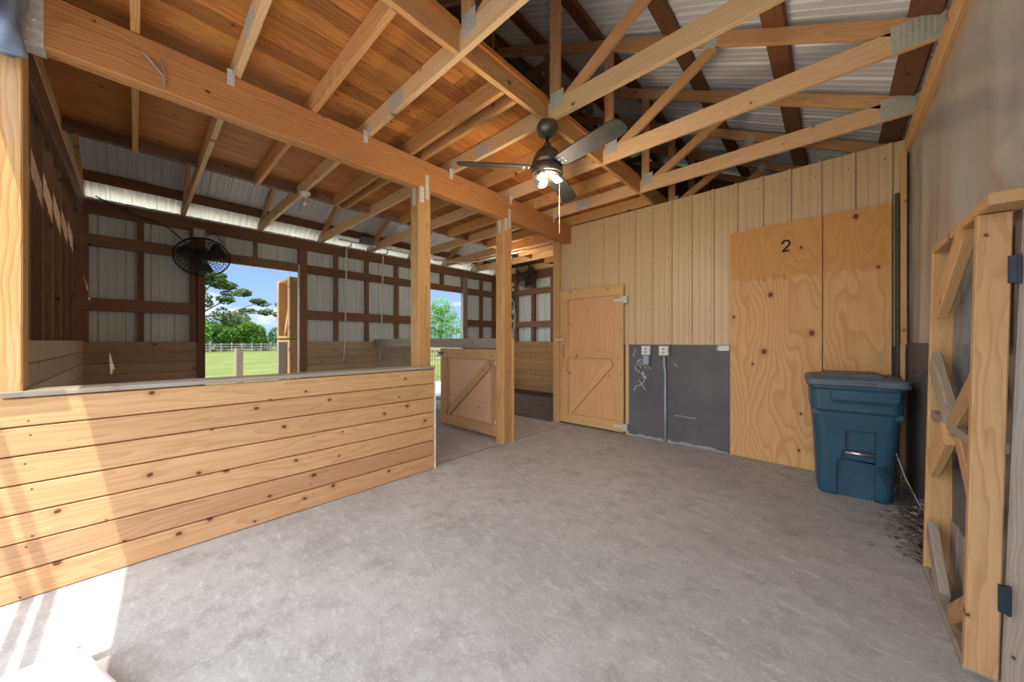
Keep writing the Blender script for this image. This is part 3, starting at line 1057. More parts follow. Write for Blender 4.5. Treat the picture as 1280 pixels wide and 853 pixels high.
tr = MB().box(.395, .420, 4.425, 4.462, .9, 2.52, .006, 'z').build('bark_strip', M['steeltrack'])
tag(tr, 'narrow dark rough upright strip between the right plywood sheet and the corner trim', 'strip')

# ------------------------------------------------------------------ outlet boxes, conduit, chalk
def outlet(label, x, z, big=True, ext=False):
    o = thing('outlet_box', label, 'outlet box', (x, 4.44, z), None)
    put(bevel_mb(x - .066, x + .066, 4.405, 4.464, z - .062, z + .062), 'box', M['boxgrey'], o)
    cv = MB()
    cv.box(x - .052, x + .052, 4.398, 4.404, z - .052, z + .052, .003, 'z')
    put(cv, 'cover_plate', M['galv'], o)
    so_ = MB()
    for dz in (-.022, .022):
        so_.lathe([(.016, 0), (.015, .004)], (x, 4.398, z + dz), (0, -1, 0), 14)
    put(so_, 'socket', M['boxgrey'], o)
    if ext:
        put(MB().box(x - .035, x + .045, 4.39, 4.462, z - .175, z - .066, .006, 'z'), 'lower_box', M['conduit'], o)
    return o


def bevel_mb(x0, x1, y0, y1, z0, z1):
    return MB().box(x0, x1, y0, y1, z0, z1, .010, 'z')


outlet('grey outlet box with a smaller box below, left of the conduit', -1.75, 1.13, ext=True)
outlet('grey outlet box on top of the vertical conduit', -1.53, 1.13)
cd = MB()
cd.tube([(-1.528, 4.425, 1.065), (-1.530, 4.43, .97), (-1.520, 4.44, .86), (-1.522, 4.447, .4), (-1.520, 4.447, .0)], .016, 12)
cdo = cd.build('conduit_pipe', M['conduit'], None, True)
tag(cdo, 'pale vertical conduit running down the dark panel to the floor', 'conduit')
wbx = thing('switch_box', 'small white box at the top right corner of dark wall panel', 'box', (-.88, 4.44, 1.16))
put(MB().box(-.945, -.84, 4.44, 4.464, 1.14, 1.20, .004, 'x'), 'housing', M['white'], wbx)
put(MB().box(-.965, -.946, 4.442, 4.464, 1.145, 1.19, .002, 'z'), 'end_cap', M['boxgrey'], wbx)
random.seed(5)
ck = MB()
for k in range(9):
    x0 = -1.90 + random.uniform(0, .16)
    z0 = .80 + random.uniform(0, .22)
    pts = [(x0 + .022 * math.cos(a * 1.3 + k) + .006 * a, 4.4655, z0 + .03 * math.sin(a + k) - .010 * a) for a in [j * .7 for j in range(7)]]
    ck.tube(pts, .0035, 5)
ck.tube([(-1.93, 4.4655, .60), (-1.90, 4.4655, .66), (-1.85, 4.4655, .67), (-1.80, 4.4655, .72), (-1.77, 4.4655, .80)], .0035, 5)
ck.tube([(-1.86, 4.4655, .74), (-1.82, 4.4655, .68), (-1.78, 4.4655, .62)], .0035, 5)
ck.tube([(-1.94, 4.4655, 1.05), (-1.91, 4.4655, 1.12), (-1.93, 4.4655, 1.16)], .003, 5)
ck.tube([(-1.42, 4.4655, .98), (-1.40, 4.4655, .94), (-1.38, 4.4655, .95)], .003, 5)
ck.tube([(-1.42, 4.4655, .34), (-1.33, 4.4655, .345), (-1.25, 4.4655, .335), (-1.18, 4.4655, .34)], .0022, 5)
cko = ck.build('chalk_scribble', M['chalk'], wb)

# ------------------------------------------------------------------ wheeled bin
def fix_normals(o):
    b_ = bmesh.new()
    b_.from_mesh(o.data)
    bmesh.ops.recalc_face_normals(b_, faces=b_.faces)
    b_.to_mesh(o.data)
    b_.free()


def rrect(x0, x1, y0, y1, r, n=5):
    out = []
    for cx, cy, a0 in ((x1 - r, y1 - r, 0), (x0 + r, y1 - r, PI / 2), (x0 + r, y0 + r, PI), (x1 - r, y0 + r, 1.5 * PI)):
        for k in range(n + 1):
            a = a0 + PI / 2 * k / n
            out.append((cx + r * math.cos(a), cy + r * math.sin(a)))
    return out


def loft(mb, rings, cap0=True, cap1=True):
    n = len(rings[0])
    vs = [p for r in rings for p in r]
    fs = []
    for i in range(len(rings) - 1):
        for k in range(n):
            k2 = (k + 1) % n
            fs.append((i * n + k, i * n + k2, (i + 1) * n + k2, (i + 1) * n + k))
    if cap0:
        fs.append(tuple(range(n - 1, -1, -1)))
    if cap1:
        fs.append(tuple((len(rings) - 1) * n + k for k in range(n)))
    mb._add(vs, fs, [tuple(p) for p in vs])


bn = thing('wheeled_bin', 'dark blue wheeled rubbish bin with a grey lid in the right corner', 'bin', (.11, 4.07, 0))
bn.rotation_euler = (0, 0, 0)
Lr = lambda x0, x1, y0, y1, r, z: [(x, y, z) for x, y in rrect(x0, x1, y0, y1, r)]
body = MB()
# local coordinates, front faces -Y
rings = [Lr(-.205, .205, -.20, .20, .05, .0), Lr(-.215, .215, -.215, .21, .055, .03), Lr(-.235, .235, -.245, .235, .06, .45),
         Lr(-.252, .252, -.265, .25, .06, .68), Lr(-.262, .262, -.278, .255, .06, .70), Lr(-.268, .268, -.285, .26, .06, .86),
         Lr(-.275, .275, -.30, .265, .06, .875), Lr(-.275, .275, -.30, .265, .06, .905)]
loft(body, rings)
bo = body.build('body', M['bin'], bn, False)
fix_normals(bo)
# recess for the lift bar and the channel below it, cut into the front
cut = MB()
cut.box(-.055, .115, -.36, -.185, .361, .545, .0, 'z')
cut.box(-.105, .115, -.36, -.178, -.02, .299, .0, 'z')
cut.box(-.075, .115, -.36, -.187, .28, .38, .0, 'z')
co_ = cut.build('cutter', M['bin'], bn)
fix_normals(co_)
bpy.context.view_layer.update()
md = bo.modifiers.new('cut', 'BOOLEAN')
md.object = co_
md.solver = 'EXACT'
md.use_self = True
md2 = bo.modifiers.new('bev', 'BEVEL')
md2.width = .004
md2.segments = 2
md2.limit_method = 'ANGLE'
md2.angle_limit = math.radians(40)
dg = bpy.context.evaluated_depsgraph_get()
me = bpy.data.meshes.new_from_object(bo.evaluated_get(dg))
bo.modifiers.clear()
bo.data = me
bpy.data.objects.remove(co_, do_unlink=True)
MB().tube([(-.053, -.232, .365), (.113, -.232, .365)], .014, 12).build('lift_bar', M['chrome'], bn, True)
rb_ = MB()
loft(rb_, [Lr(-.13, .22, -.305, -.27, .012, .765), Lr(-.14, .23, -.315, -.27, .012, .79), Lr(-.15, .24, -.318, -.27, .012, .86), Lr(-.15, .24, -.308, -.27, .012, .875)])
rb_.build('front_ridge', M['bin'], bn)
for sx in (-1, 1):
    MB().box(sx * .234 - .02, sx * .234 + .02, -.26, -.05, .655, .70, .01, 'y').build('side_grip', M['bin'], bn)
lid = MB()
loft(lid, [Lr(-.290, .290, -.325, .28, .05, .895), Lr(-.293, .293, -.33, .283, .05, .905), Lr(-.290, .290, -.325, .28, .05, .945), Lr(-.265, .265, -.295, .26, .05, .962)])
lo = bevel(lid.build('lid', M['lid'], bn), .006)
lp = MB()
loft(lp, [Lr(-.19, .19, -.24, .22, .05, .955), Lr(-.175, .175, -.22, .20, .05, .985), Lr(-.165, .165, -.21, .19, .05, .987)])
bevel(lp.build('lid_panel', M['lid'], bn), .006)
MB().box(-.10, .10, -.345, -.322, .905, .93, .006, 'x').build('lid_lip', M['lid'], bn)
for sx in (-1, 1):
    wh = MB().lathe([(.03, -.03), (.105, -.03), (.115, -.018), (.115, .018), (.105, .03), (.03, .03)], (sx * .17, .21, .116), (1, 0, 0), 24)
    wh.build('wheel', M['black'], bn, True)
MB().tube([(-.2, .25, .86), (-.2, .31, .93), (.2, .31, .93), (.2, .25, .86)], .014, 8).build('handle', M['bin'], bn, True)
bn.rotation_euler = (0, 0, math.radians(4))

# ------------------------------------------------------------------ folded box-frame gate on the right
gt = thing('folded_gate', 'tall box-framed timber gate with criss-cross braces, folded against the right wall', 'gate', (.38, 2.5, 0))
TI = .018  # lean per metre
GX = lambda z: .36 + TI * z


def gbar(name, y0, z0, y1, z1, dx, w_, mat, x_off=0.0, tx=None, label=None):
    """timber in the gate frame between (y0,z0) and (y1,z1): dx deep in X, w_ wide in the gate plane"""
    a = Vector((GX(z0) + x_off + dx / 2, y0, z0))
    b_ = Vector((GX(z1) + x_off + dx / 2, y1, z1))
    return put(MB().bar(a, b_, dx, w_, Vector((0, 1, 0)) if abs(z1 - z0) > abs(y1 - y0) else (0, 0, 1), .004), name, M[mat], gt, label=label)


gbar('stile', 2.12, .03, 2.12, 1.71, .078, .04, 'gatewood')
gbar('stile', 2.90, .02, 2.90, 1.72, .10, .04, 'pine')
gbar('rail', 1.98, 1.735, 2.93, 1.735, .10, .04, 'gatewood')
gbar('rail', 2.14, .02, 2.90, .02, .12, .04, 'weathered')
gbar('rail', 2.14, .86, 2.88, .86, .085, .04, 'weathered', .01)
gbar('brace', 2.32, 1.70, 2.76, 1.40, .04, .10, 'pine', -.004)
gbar('brace', 2.22, 1.68, 2.18, 1.22, .035, .07, 'gatewood', .05)
gbar('brace', 2.84, 1.14, 2.50, .92, .035, .12, 'weathered', -.004)
gbar('brace', 2.16, 1.10, 2.50, .86, .035, .09, 'gatewood', .01)
gbar('brace', 2.52, .83, 2.82, .60, .035, .12, 'pine', -.004)
gbar('brace', 2.16, .60, 2.44, .84, .035, .08, 'gatewood', .02)
gbar('brace', 2.83, .27, 2.54, .05, .035, .11, 'weathered', .0)
gbar('brace', 2.18, .22, 2.42, .05, .035, .08, 'gatewood', .01)
sk = MB()
sk.bar((GX(.5) + .09, 2.16, .50), (GX(.5) + .09, 2.86, .50), .012, .34, (0, 0, 1), .001)
put(sk, 'panel', M['darkpanel'], gt)
sk = MB()
for k in range(5):
    yy = 2.22 + k * .14
    sk.bar((GX(.2) + .085, yy, .04), (GX(.4) + .085, yy, .34), .014, .12, (0, 1, 0), .002)
put(sk, 'panel', M['weathered'], gt)
scr = MB()
yy = 2.15
while yy < 2.88:
    scr.tube([(GX(.9) + .075, yy, .9), (GX(1.7) + .075, yy, 1.70)], .0012, 4)
    yy += .02
zz = .92
while zz < 1.7:
    scr.tube([(GX(zz) + .076, 2.14, zz), (GX(zz) + .076, 2.88, zz)], .0012, 4)
    zz += .025
put(scr, 'wire_mesh', M['wire'], gt)
lc = MB()
lc.tube([(GX(1.05) - .03, 2.95, 1.06), (GX(1.05) - .035, 3.0, 1.055), (GX(1.05) - .04, 3.06, 1.075)], .010, 8)
lc.tube([(GX(1.05) - .03, 2.95, 1.03), (GX(1.05) - .04, 3.02, 1.02), (GX(1.05) - .045, 3.08, 1.00)], .008, 8)
lc.box(GX(1.05) - .012, GX(1.05) - .0, 2.925, 2.95, 1.01, 1.09, .002, 'z')
put(lc, 'latch', M['hingeblack'], gt)
for zz in (1.50, .33):
    hg = MB()
    hg.box(GX(zz) + .068, GX(zz) + .094, 2.085, 2.098, zz - .045, zz + .05, .008, 'z')
    hg.tube([(GX(zz) + .09, 2.088, zz - .05), (GX(zz) + .09, 2.088, zz + .055)], .006, 8)
    put(hg, 'hinge', M['hingeblack'], gt)
gp_ = thing('gate_post', 'silvery weathered post at the right edge that the folded gate hangs from', 'post', (.53, 2.2, 0))
put(MB().bar((.515, 2.185, 0), (.565, 2.185, 1.80), .14, .14, (0, 1, 0), .006), 'shaft', M['weathered'], gp_)

# debris at the foot of the right wall
random.seed(21)
lf = MB()
for k in range(1300):
    y = 2.98 + random.random() ** 1.2 * 1.0
    x = .46 - abs(random.gauss(0, .075)) * (1 if y < 3.75 else .4)
    z = max(.004, (.03 + .30 * max(0, 1 - abs(y - 3.45) / .4) * max(0, 1 - (.49 - x) / .2)) * random.random())
    s = random.uniform(.008, .028)
    q = Matrix.Rotation(random.uniform(0, 6.28), 3, 'Z') @ Matrix.Rotation(random.uniform(-.9, .9), 3, 'X')
    pts = [q @ Vector(p) * s + Vector((x, y, z)) for p in ((-1, 0, 0), (0, -.45, .15), (1, 0, 0), (0, .45, .15))]
    lf.quad(*pts)
lfo = lf.build('leaf_litter', M['leaf_dry'])
tag(lfo, 'dry leaves and dust swept along the foot of the right wall', 'leaves', kind='stuff')
ws = thing('wire_scrap', 'crumpled scrap of dark wire netting leaning between the bin and the wall', 'wire netting', (.40, 3.62, .0))
wmb = MB()
A0, A1, A2, A3 = Vector((.33, 3.70, .43)), Vector((.46, 3.45, .07)), Vector((.37, 3.35, .03)), Vector((.25, 3.72, .30))
for k in range(14):
    u_ = k / 13
    wmb.tube([(A0.lerp(A1, u_) * (1 - v) + A3.lerp(A2, u_) * v) + Vector((.012 * math.sin(9 * u_ + 4 * v), 0, .015 * math.sin(7 * v + k))) for v in [j / 8 for j in range(9)]], .0022, 4)
for k in range(9):
    v = k / 8
    wmb.tube([(A0.lerp(A1, u_) * (1 - v) + A3.lerp(A2, u_) * v) + Vector((.012 * math.sin(9 * u_ + 4 * v), 0, .015 * math.sin(7 * v + u_ * 13))) for u_ in [j / 12 for j in range(13)]], .0022, 4)
put(wmb, 'netting', M['black'], ws)
put(MB().tube([(.335, 3.705, .44), (.37, 3.62, .30), (.42, 3.5, .17), (.455, 3.42, .10)], .004, 6), 'edge_wire', M['wire'], ws)
put(MB().tube([(.22, 3.62, .06), (.28, 3.55, .05), (.34, 3.5, .09)], .004, 6), 'edge_wire', M['wire'], ws)
pl = MB()
for k in range(26):
    a = random.uniform(0, 6.28)
    c_ = Vector((.455 + random.uniform(-.04, .02), 3.22 + random.uniform(-.08, .08), random.uniform(.06, .16)))
    q = Matrix.Rotation(a, 3, 'Z') @ Matrix.Rotation(random.uniform(-.6, .6), 3, 'X')
    pts = [q @ Vector(p) * random.uniform(.018, .03) + c_ for p in ((-1, 0, 0), (-.2, -.5, .12), (1, 0, 0), (-.2, .5, .12))]
    pl.quad(*pts)
pp = pl.build('weed_plant', M['leaf_pale'])
tag(pp, 'pale green weed sprouting from the leaf litter beside the right gate', 'plant')

# white slab on the floor in the sun
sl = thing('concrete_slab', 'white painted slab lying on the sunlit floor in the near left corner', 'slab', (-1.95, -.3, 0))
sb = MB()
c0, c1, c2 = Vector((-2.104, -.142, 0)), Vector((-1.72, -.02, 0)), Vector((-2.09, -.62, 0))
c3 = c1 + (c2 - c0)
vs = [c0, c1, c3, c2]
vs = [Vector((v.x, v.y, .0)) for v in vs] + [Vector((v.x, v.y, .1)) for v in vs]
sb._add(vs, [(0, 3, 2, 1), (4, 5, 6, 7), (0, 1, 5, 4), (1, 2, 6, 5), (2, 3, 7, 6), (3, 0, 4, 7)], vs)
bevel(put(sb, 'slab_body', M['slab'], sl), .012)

# rubber mat beyond the doorway
mt_ = thing('stall_mat', 'large grey rubber mat on the stall floor beyond the open doorway', 'mat', (-4.3, 5.2, 0))
mb = MB()
vs = [(-6.5, 4.36, 0), (-3.22, 4.36, 0), (-3.22, 6.1, 0), (-6.5, 6.1, 0)]
vs = [Vector(v) for v in vs] + [Vector(v) + Vector((0, 0, .018)) for v in vs]
mb._add(vs, [(0, 3, 2, 1), (4, 5, 6, 7), (0, 1, 5, 4), (1, 2, 6, 5), (2, 3, 7, 6), (3, 0, 4, 7)], vs)
bevel(put(mb, 'mat_sheet', M['mat'], mt_), .004)
m2 = thing('stall_mat', 'darker rubber mat along the foot of the far board wall', 'mat', (-4.3, 6.4, 0))
mb = MB()
mb.box(-6.5, -3.1, 6.12, 6.69, 0, .02, .004, 'x')
put(mb, 'mat_sheet', M['black'], m2)

# ------------------------------------------------------------------ ceiling fan
fx, fy = -1.69, 2.25
cf = thing('ceiling_fan', 'three-bladed dark bronze ceiling fan with a cluster of white bulbs', 'ceiling fan', (fx, fy, 2.999))
cv = MB().lathe([(.0, 0), (.075, 0), (.085, -.02), (.088, -.055), (.07, -.085), (.035, -.105), (.02, -.11)], (fx, fy, 3.0 - .001), seg=32)
put(cv, 'canopy', M['bronze'], cf, True)
put(MB().lathe([(.013, -.09), (.013, -.165), (.03, -.165), (.03, -.195), (.02, -.20)], (fx, fy, 3.0), seg=20), 'downrod', M['bronze'], cf, True)
hz = 2.665
put(MB().lathe([(.02, .14), (.05, .135), (.085, .105), (.11, .06), (.122, .02), (.122, .005), (.112, .0), (.112, -.012), (.124, -.016), (.124, -.075), (.115, -.082), (.05, -.085)], (fx, fy, hz), seg=36), 'motor_housing', M['bronze'], cf, True)
lk = put(MB().lathe([(.05, -.08), (.105, -.082), (.108, -.088), (.10, -.095), (.04, -.098)], (fx, fy, hz), seg=32), 'light_kit', M['bronze'], cf, True)
for k, a in enumerate((.6, 2.7, 4.8)):
    c_ = Vector((fx + .05 * math.cos(a), fy + .05 * math.sin(a), hz - .08))
    bb = MB()
    pts = []
    for j in range(40):
        q = j / 39
        pts.append(c_ + Vector((.026 * math.cos(q * 19), .026 * math.sin(q * 19), -.05 * q - .008)) + Vector((math.cos(a), math.sin(a), 0)) * .045 * q)
    bb.tube(pts, .009, 7)
    bb.lathe([(.017, .02), (.02, 0), (.017, -.012)], c_, seg=14)
    put(bb, 'bulb', M['bulb'], lk, True)
for k, ad in enumerate((228, 350, 108)):
    a = math.radians(ad)
    dirv = Vector((math.cos(a), math.sin(a), 0))
    sd = Vector((-math.sin(a), math.cos(a), 0))
    bl = MB()
    ro, ri = .72, .115
    prof = [(ri, .045), (ri + .06, .058), (ri + .2, .066), (ro - .08, .072), (ro - .025, .062), (ro, .035)]
    top, bot = [], []
    vs, fs, gs = [], [], []
    for (r_, h_) in prof:
        for q, zz in ((-h_, 1), (h_, 1), (h_, 0), (-h_, 0)):
            tilt = -q * .26
            p_ = Vector((fx, fy, hz - .02)) + dirv * r_ + sd * q + Vector((0, 0, tilt + (.005 if zz else -.003)))
            vs.append(p_)
            gs.append((r_, q, 0))
    n = len(prof)
    for i in range(n - 1):
        for c_ in range(4):
            c2 = (c_ + 1) % 4
            fs.append((i * 4 + c_, i * 4 + c2, (i + 1) * 4 + c2, (i + 1) * 4 + c_))
    fs += [(3, 2, 1, 0), tuple((n - 1) * 4 + q for q in range(4))]
    bl._add(vs, fs, gs)
    bo_ = put(bl, 'blade', M['blade'], cf)
    br = MB()
    for r_ in (.15, .19):
        for q in (-.018, .018):
            br.lathe([(.006, -.006), (.006, .0)], Vector((fx, fy, hz - .02)) + dirv * r_ + sd * q + Vector((0, 0, -q * .26 - .003)), (0, 0, 1), 8)
    put(br, 'blade_screw', M['galv'], bo_)
pc = MB().tube([(fx + .07, fy + .07, hz - .09), (fx + .07, fy + .07, 2.12)], .0018, 5)
put(pc, 'pull_chain', M['plate'], cf)
fl_ = bpy.data.lights.new('ceiling_fan_light', 'POINT')
fl_.energy = 18
fl_.color = (1.0, .82, .60)
fl_.shadow_soft_size = .10
flo = bpy.data.objects.new('ceiling_fan_light', fl_)
flo.location = (fx, fy, hz - .32)
COL.objects.link(flo)


# ------------------------------------------------------------------ basket fans
def basket_fan(label, c, axis, r, mat, arm_to, depth=.17, rings=8, spokes=36):
    f_ = thing('basket_fan', label, 'fan', c)
    a = Vector(axis).normalized()
    s = a.cross(Vector((0, 0, 1))).normalized()
    u = s.cross(a)
    c = Vector(c)
    P_ = lambda rr, an, h: c + s * (rr * math.cos(an)) + u * (rr * math.sin(an)) + a * h
    for nm, sg in (('front_guard', 1), ('rear_guard', -1)):
        gd = MB()
        for k in range(1, rings + 1):
            rr = r * k / rings
            h = sg * depth / 2 * math.sqrt(max(0, 1 - (k / rings) ** 3.0))
            gd.tube([P_(rr, j * 2 * PI / 28, h) for j in range(28)], .0032 if k < rings else .009, 5, closed=True)
        for k in range(spokes):
            an = k * 2 * PI / spokes
            gd.tube([P_(r * q, an, sg * depth / 2 * math.sqrt(max(0, 1 - q ** 3.0))) for q in (.1, .4, .7, .88, 1)], .0026, 4)
        put(gd, nm, M[mat], f_)
    put(MB().lathe([(.03, -.16), (.075, -.15), (.085, -.05), (.08, .0), (.03, .03)], c, a, 20), 'motor', M[mat], f_, True)
    for k in range(3):
        a0 = k * 2 * PI / 3 + .4
        vs, fs, gs = [], [], []
        for rr in (.05, .35 * r, .65 * r, .88 * r):
            for j in range(5):
                an = a0 + (j / 4 - .5) * (.85 if rr > .06 else .5)
                vs.append(P_(rr, an, (j / 4 - .5) * .07))
                gs.append((rr, an, 0))
        for i in range(3):
            for j in range(4):
                q = i * 5 + j
                fs.append((q, q + 1, q + 6, q + 5))
        m_ = MB()
        m_._add(vs, fs, gs)
        b_ = put(m_, 'blade', M[mat], f_, True)
        sol = b_.modifiers.new('thick', 'SOLIDIFY')
        sol.thickness = .003
    put(MB().tube([c - a * .12, c - a * .2 + Vector((0, 0, .03)), Vector(arm_to)], .018, 8), 'wall_bracket', M[mat], f_)
    return f_


basket_fan('black wire-guarded basket fan on the post beside the first wall opening', (-6.38, .63, 2.40), (.75, -.02, -.62), .295, 'fanblack', (-6.69, .65, 2.52))
basket_fan('dark brown basket fan high on the far end wall', (-5.47, 6.42, 2.84), (.1, -1, -.45), .30, 'fandark', (-5.5, 6.72, 2.9))
jb = thing('junction_box', 'pale square junction box on the wall plate above the black fan', 'junction box', (-6.68, .62, 2.8))
put(MB().box(-6.72, -6.66, .55, .69, 2.72, 2.86, .008, 'z'), 'box', M['boxgrey'], jb)
put(MB().box(-6.662, -6.655, .565, .675, 2.735, 2.845, .003, 'z'), 'cover_plate', M['galv'], jb)
fc = MB().tube([(-6.60, -.33, 3.02), (-6.62, -.2, 2.95), (-6.66, .05, 2.87), (-6.67, .2, 2.85), (-6.66, .3, 2.80), (-6.58, .42, 2.66), (-6.45, .52, 2.55)], .008, 6)
tag(fc.build('power_cord', M['black'], None, True), 'black power cord drooping along the wall plate to the black fan', 'cord')
fc = MB().tube([(-6.70, .70, 2.79), (-6.68, .80, 2.84), (-6.68, .88, 2.72), (-6.69, .82, 2.66), (-6.70, .74, 2.70)], .007, 6)
tag(fc.build('power_cord', M['black'], None, True), 'short looped black cord beside the pale junction box', 'cord')


# ------------------------------------------------------------------ bare bulb lamps under the trusses
def bulb_lamp(label, x, y, lit):
    b_ = thing('bare_bulb_lamp', label, 'lamp', (x, y, 2.999))
    put(MB().lathe([(.0, 0), (.055, 0), (.057, -.02), (.045, -.035), (.03, -.05), (.02, -.055)], (x, y, 2.999), seg=24), 'lamp_holder', M['pvc'], b_, True)
    put(MB().lathe([(.014, -.05), (.016, -.065), (.032, -.095), (.036, -.12), (.03, -.145), (.012, -.158), (.0, -.16)], (x, y, 2.999), seg=20), 'bulb', M['bulb'] if lit else M['glassbulb'], b_, True)
    return b_


bulb_lamp('bare clear bulb in a white holder under the roof truss above the first stall', -4.55, 1.355, False)
bulb_lamp('bare bulb in a white holder behind the gate post, far stall', -4.62, 4.95, True)  # this bulb is off; its glow is added
for loc, e_ in (((-4.62, 4.95, 2.72), 12),):
    l_ = bpy.data.lights.new('far_stall_fill_light', 'POINT')  # light added at the unlit bulb to brighten the far stall
    l_.energy = e_
    l_.color = (1, .84, .62)
    l_.shadow_soft_size = .06
    o_ = bpy.data.objects.new('far_stall_fill_light', l_)
    o_.location = loc
    COL.objects.link(o_)

# ------------------------------------------------------------------ white pipes
wp_ = thing('water_pipe', 'thin white plastic pipe along the wall plate with two drop legs into the stalls', 'pipe', (-6.5, 3, 3.0))
put(MB().tube([(-6.45, 2.45, 3.06), (-6.45, 5.25, 3.06)], .014, 8), 'main_pipe', M['pvc'], wp_, True)
for yy in (2.62, 3.32):
    put(MB().tube([(-6.45, yy + .05, 3.06), (-6.45, yy + .05, 2.98), (-6.52, yy, 2.96), (-6.53, yy, 2.92), (-6.60, yy, 1.25), (-6.68, yy, .85)], .014, 8), 'drop_pipe', M['pvc'], wp_, True)
    put(MB().lathe([(.012, -.03), (.022, 0), (.026, .02), (.01, .05)], (-6.71, yy, 1.02), (1, 0, 0), 12), 'drinker_nipple', M['chrome'], wp_, True)
wp2 = MB().tube([(-6.4, 4.40, 3.02), (-5.95, 4.98, 2.98), (-5.6, 5.04, 2.98), (-3.3, 5.04, 2.98)], .015, 8)
tag(wp2.build('conduit_pipe', M['pvc'], None, True), 'white pipe running under a truss chord behind the gate post', 'pipe')
wp3 = MB().tube([(-6.66, 1.885, 2.55), (-6.66, 1.885, .0)], .016, 8)
tag(wp3.build('conduit_pipe', M['pvc'], None, True), 'white upright pipe on the post beside the first wall opening', 'pipe')
sbx = thing('valve_box', 'dusty grey-green valve box above the white pipe, third bay of the left wall', 'valve box', (-6.45, 2.95, 3.07))
put(MB().box(-6.53, -6.37, 2.85, 3.05, 3.075, 3.19, .012, 'y'), 'housing', M['sage'], sbx)
put(MB().lathe([(.03, 0), (.045, .02), (.045, .05), (.02, .06)], (-6.40, 2.90, 3.19), (0, 0, 1), 16), 'cap', M['black'], sbx, True)

# halter on the gate post
hl = thing('halter', 'dark rope halter bundle hanging on the gate post', 'halter', (-2.93, 3.16, 1.7))
hm = MB()
random.seed(9)
for k in range(5):
    c_ = Vector((-2.945, 3.175, 1.83 - .05 * k))
    rr = random.uniform(.05, .085)
    hm.tube([c_ + Vector((.02 * math.sin(a + k), rr * math.cos(a) * .7 + .03, rr * 1.5 * math.sin(a))) for a in [j * PI / 8 for j in range(16)]], .010, 6, closed=True)
put(hm, 'rope_loops', M['halter'], hl, True)
put(MB().tube([(-2.93, 3.2, 1.75), (-2.92, 3.22, 1.6), (-2.93, 3.215, 1.45), (-2.93, 3.22, 1.40)], .008, 6), 'lead_rope', M['halter2'], hl, True)
ps = MB().box(XM - .155, XM - .146, 3.02, 3.10, 1.36, 1.72, .002, 'z').build('post_block', M['chord'])
tag(ps, 'pale wooden block nailed to the left side of the gate post', 'block')
put_hook = MB().tube([(XM - .12, 3.0, 1.72), (XM - .15, 3.03, 1.74), (XM - .15, 3.04, 1.68)], .004, 6)

# rolled tarp at the top of the left post
ft = thing('rolled_tarp', 'blue-grey tarp bunched at the top of the left edge post', 'tarp', (-2.85, -.47, 2.8))
fm = MB()
vs, fs, gs = [], [], []
na, nb = 24, 14
for i in range(nb + 1):
    z = 2.60 + .39 * i / nb
    for k in range(na):
        a = 2 * PI * k / na
        r_ = (.055 + .012 * math.sin(3 * a + z * 9) + .010 * math.sin(5 * a - z * 14)) * (.85 + .35 * i / nb)
        vs.append((-2.838 + r_ * .8 * math.cos(a), -.425 - .02 * (i / nb) + r_ * 1.25 * math.sin(a), z))
        gs.append((z, a, 0))
for i in range(nb):
    for k in range(na):
        k2 = (k + 1) % na
        fs.append((i * na + k, i * na + k2, (i + 1) * na + k2, (i + 1) * na + k))
fs += [tuple(range(na - 1, -1, -1)), tuple(nb * na + k for k in range(na))]
fm._add(vs, fs, gs)
put(fm, 'bunched_cloth', M['fabricblue'], ft, True)

# unseen pair of rails outside the wide front opening, placed to throw the floor stripes
dt = thing('stripe_rails', 'pair of unseen rails outside the wide front opening, placed to throw the floor stripes', 'rail pair', (-1.2, -.8, 2.6))
for y0 in (-.785, -.852):
    put(MB().box(-3.4, .6, y0 - .016, y0 + .016, 2.60, 2.66, .003, 'x'), 'rail', M['galv'], dt)
for x in (-3.2, -2.0, -.8, .4):
    put(MB().box(x - .02, x + .02, -.86, -.56, 2.662, 2.685, .003, 'y'), 'bracket', M['galv'], dt)

# ------------------------------------------------------------------ dutch door leaves swung outside the first wall opening
for lab, z0, z1, mats in (('upper half of the dutch door swung outward beyond the first wall opening', 1.30, 2.36, ('warmboard', 'gatewood')),
                          ('lower weathered half of the dutch door swung outward beyond the first wall opening', .06, 1.27, ('warmboard', 'weathered'))):
    dd = thing('dutch_door', lab, 'door', (-6.85, 1.95, z0), None)
    for x0, x1 in ((-6.98, -6.86), (-7.66, -7.54)):
        put(MB().box(x0, x1, 1.80, 1.94, z0, z1, .004, 'z'), 'stile', M[mats[0] if x1 > -7 else mats[1]], dd)
    put(MB().box(-7.54, -6.98, 1.80, 1.94, z1 - .04, z1, .004, 'x'), 'rail', M[mats[0]], dd)
    put(MB().box(-7.54, -6.98, 1.80, 1.94, z0, z0 + .04, .004, 'x'), 'rail', M[mats[0]], dd)
    pm = MB()
    for k in range(int((z1 - z0 - .08) / .137)):
        pm.box(-7.66, -6.86, 1.942, 1.965, z0 + .04 + k * .137, z0 + .174 + k * .137, .003, 'x')
    put(pm, 'panel', M[mats[1]], dd)
    put(MB().bar((-7.52, 1.90, z0 + .06), (-7.02, 1.90, z1 - .06), .03, .09, (0, 0, 1)), 'brace', M[mats[0]], dd)
    hg = MB()
    for zz in (z0 + .15, z1 - .2):
        hg.box(-6.90, -6.80, 1.795, 1.80, zz, zz + .07, .002, 'z')
    put(hg, 'hinge', M['hingeblack'], dd)

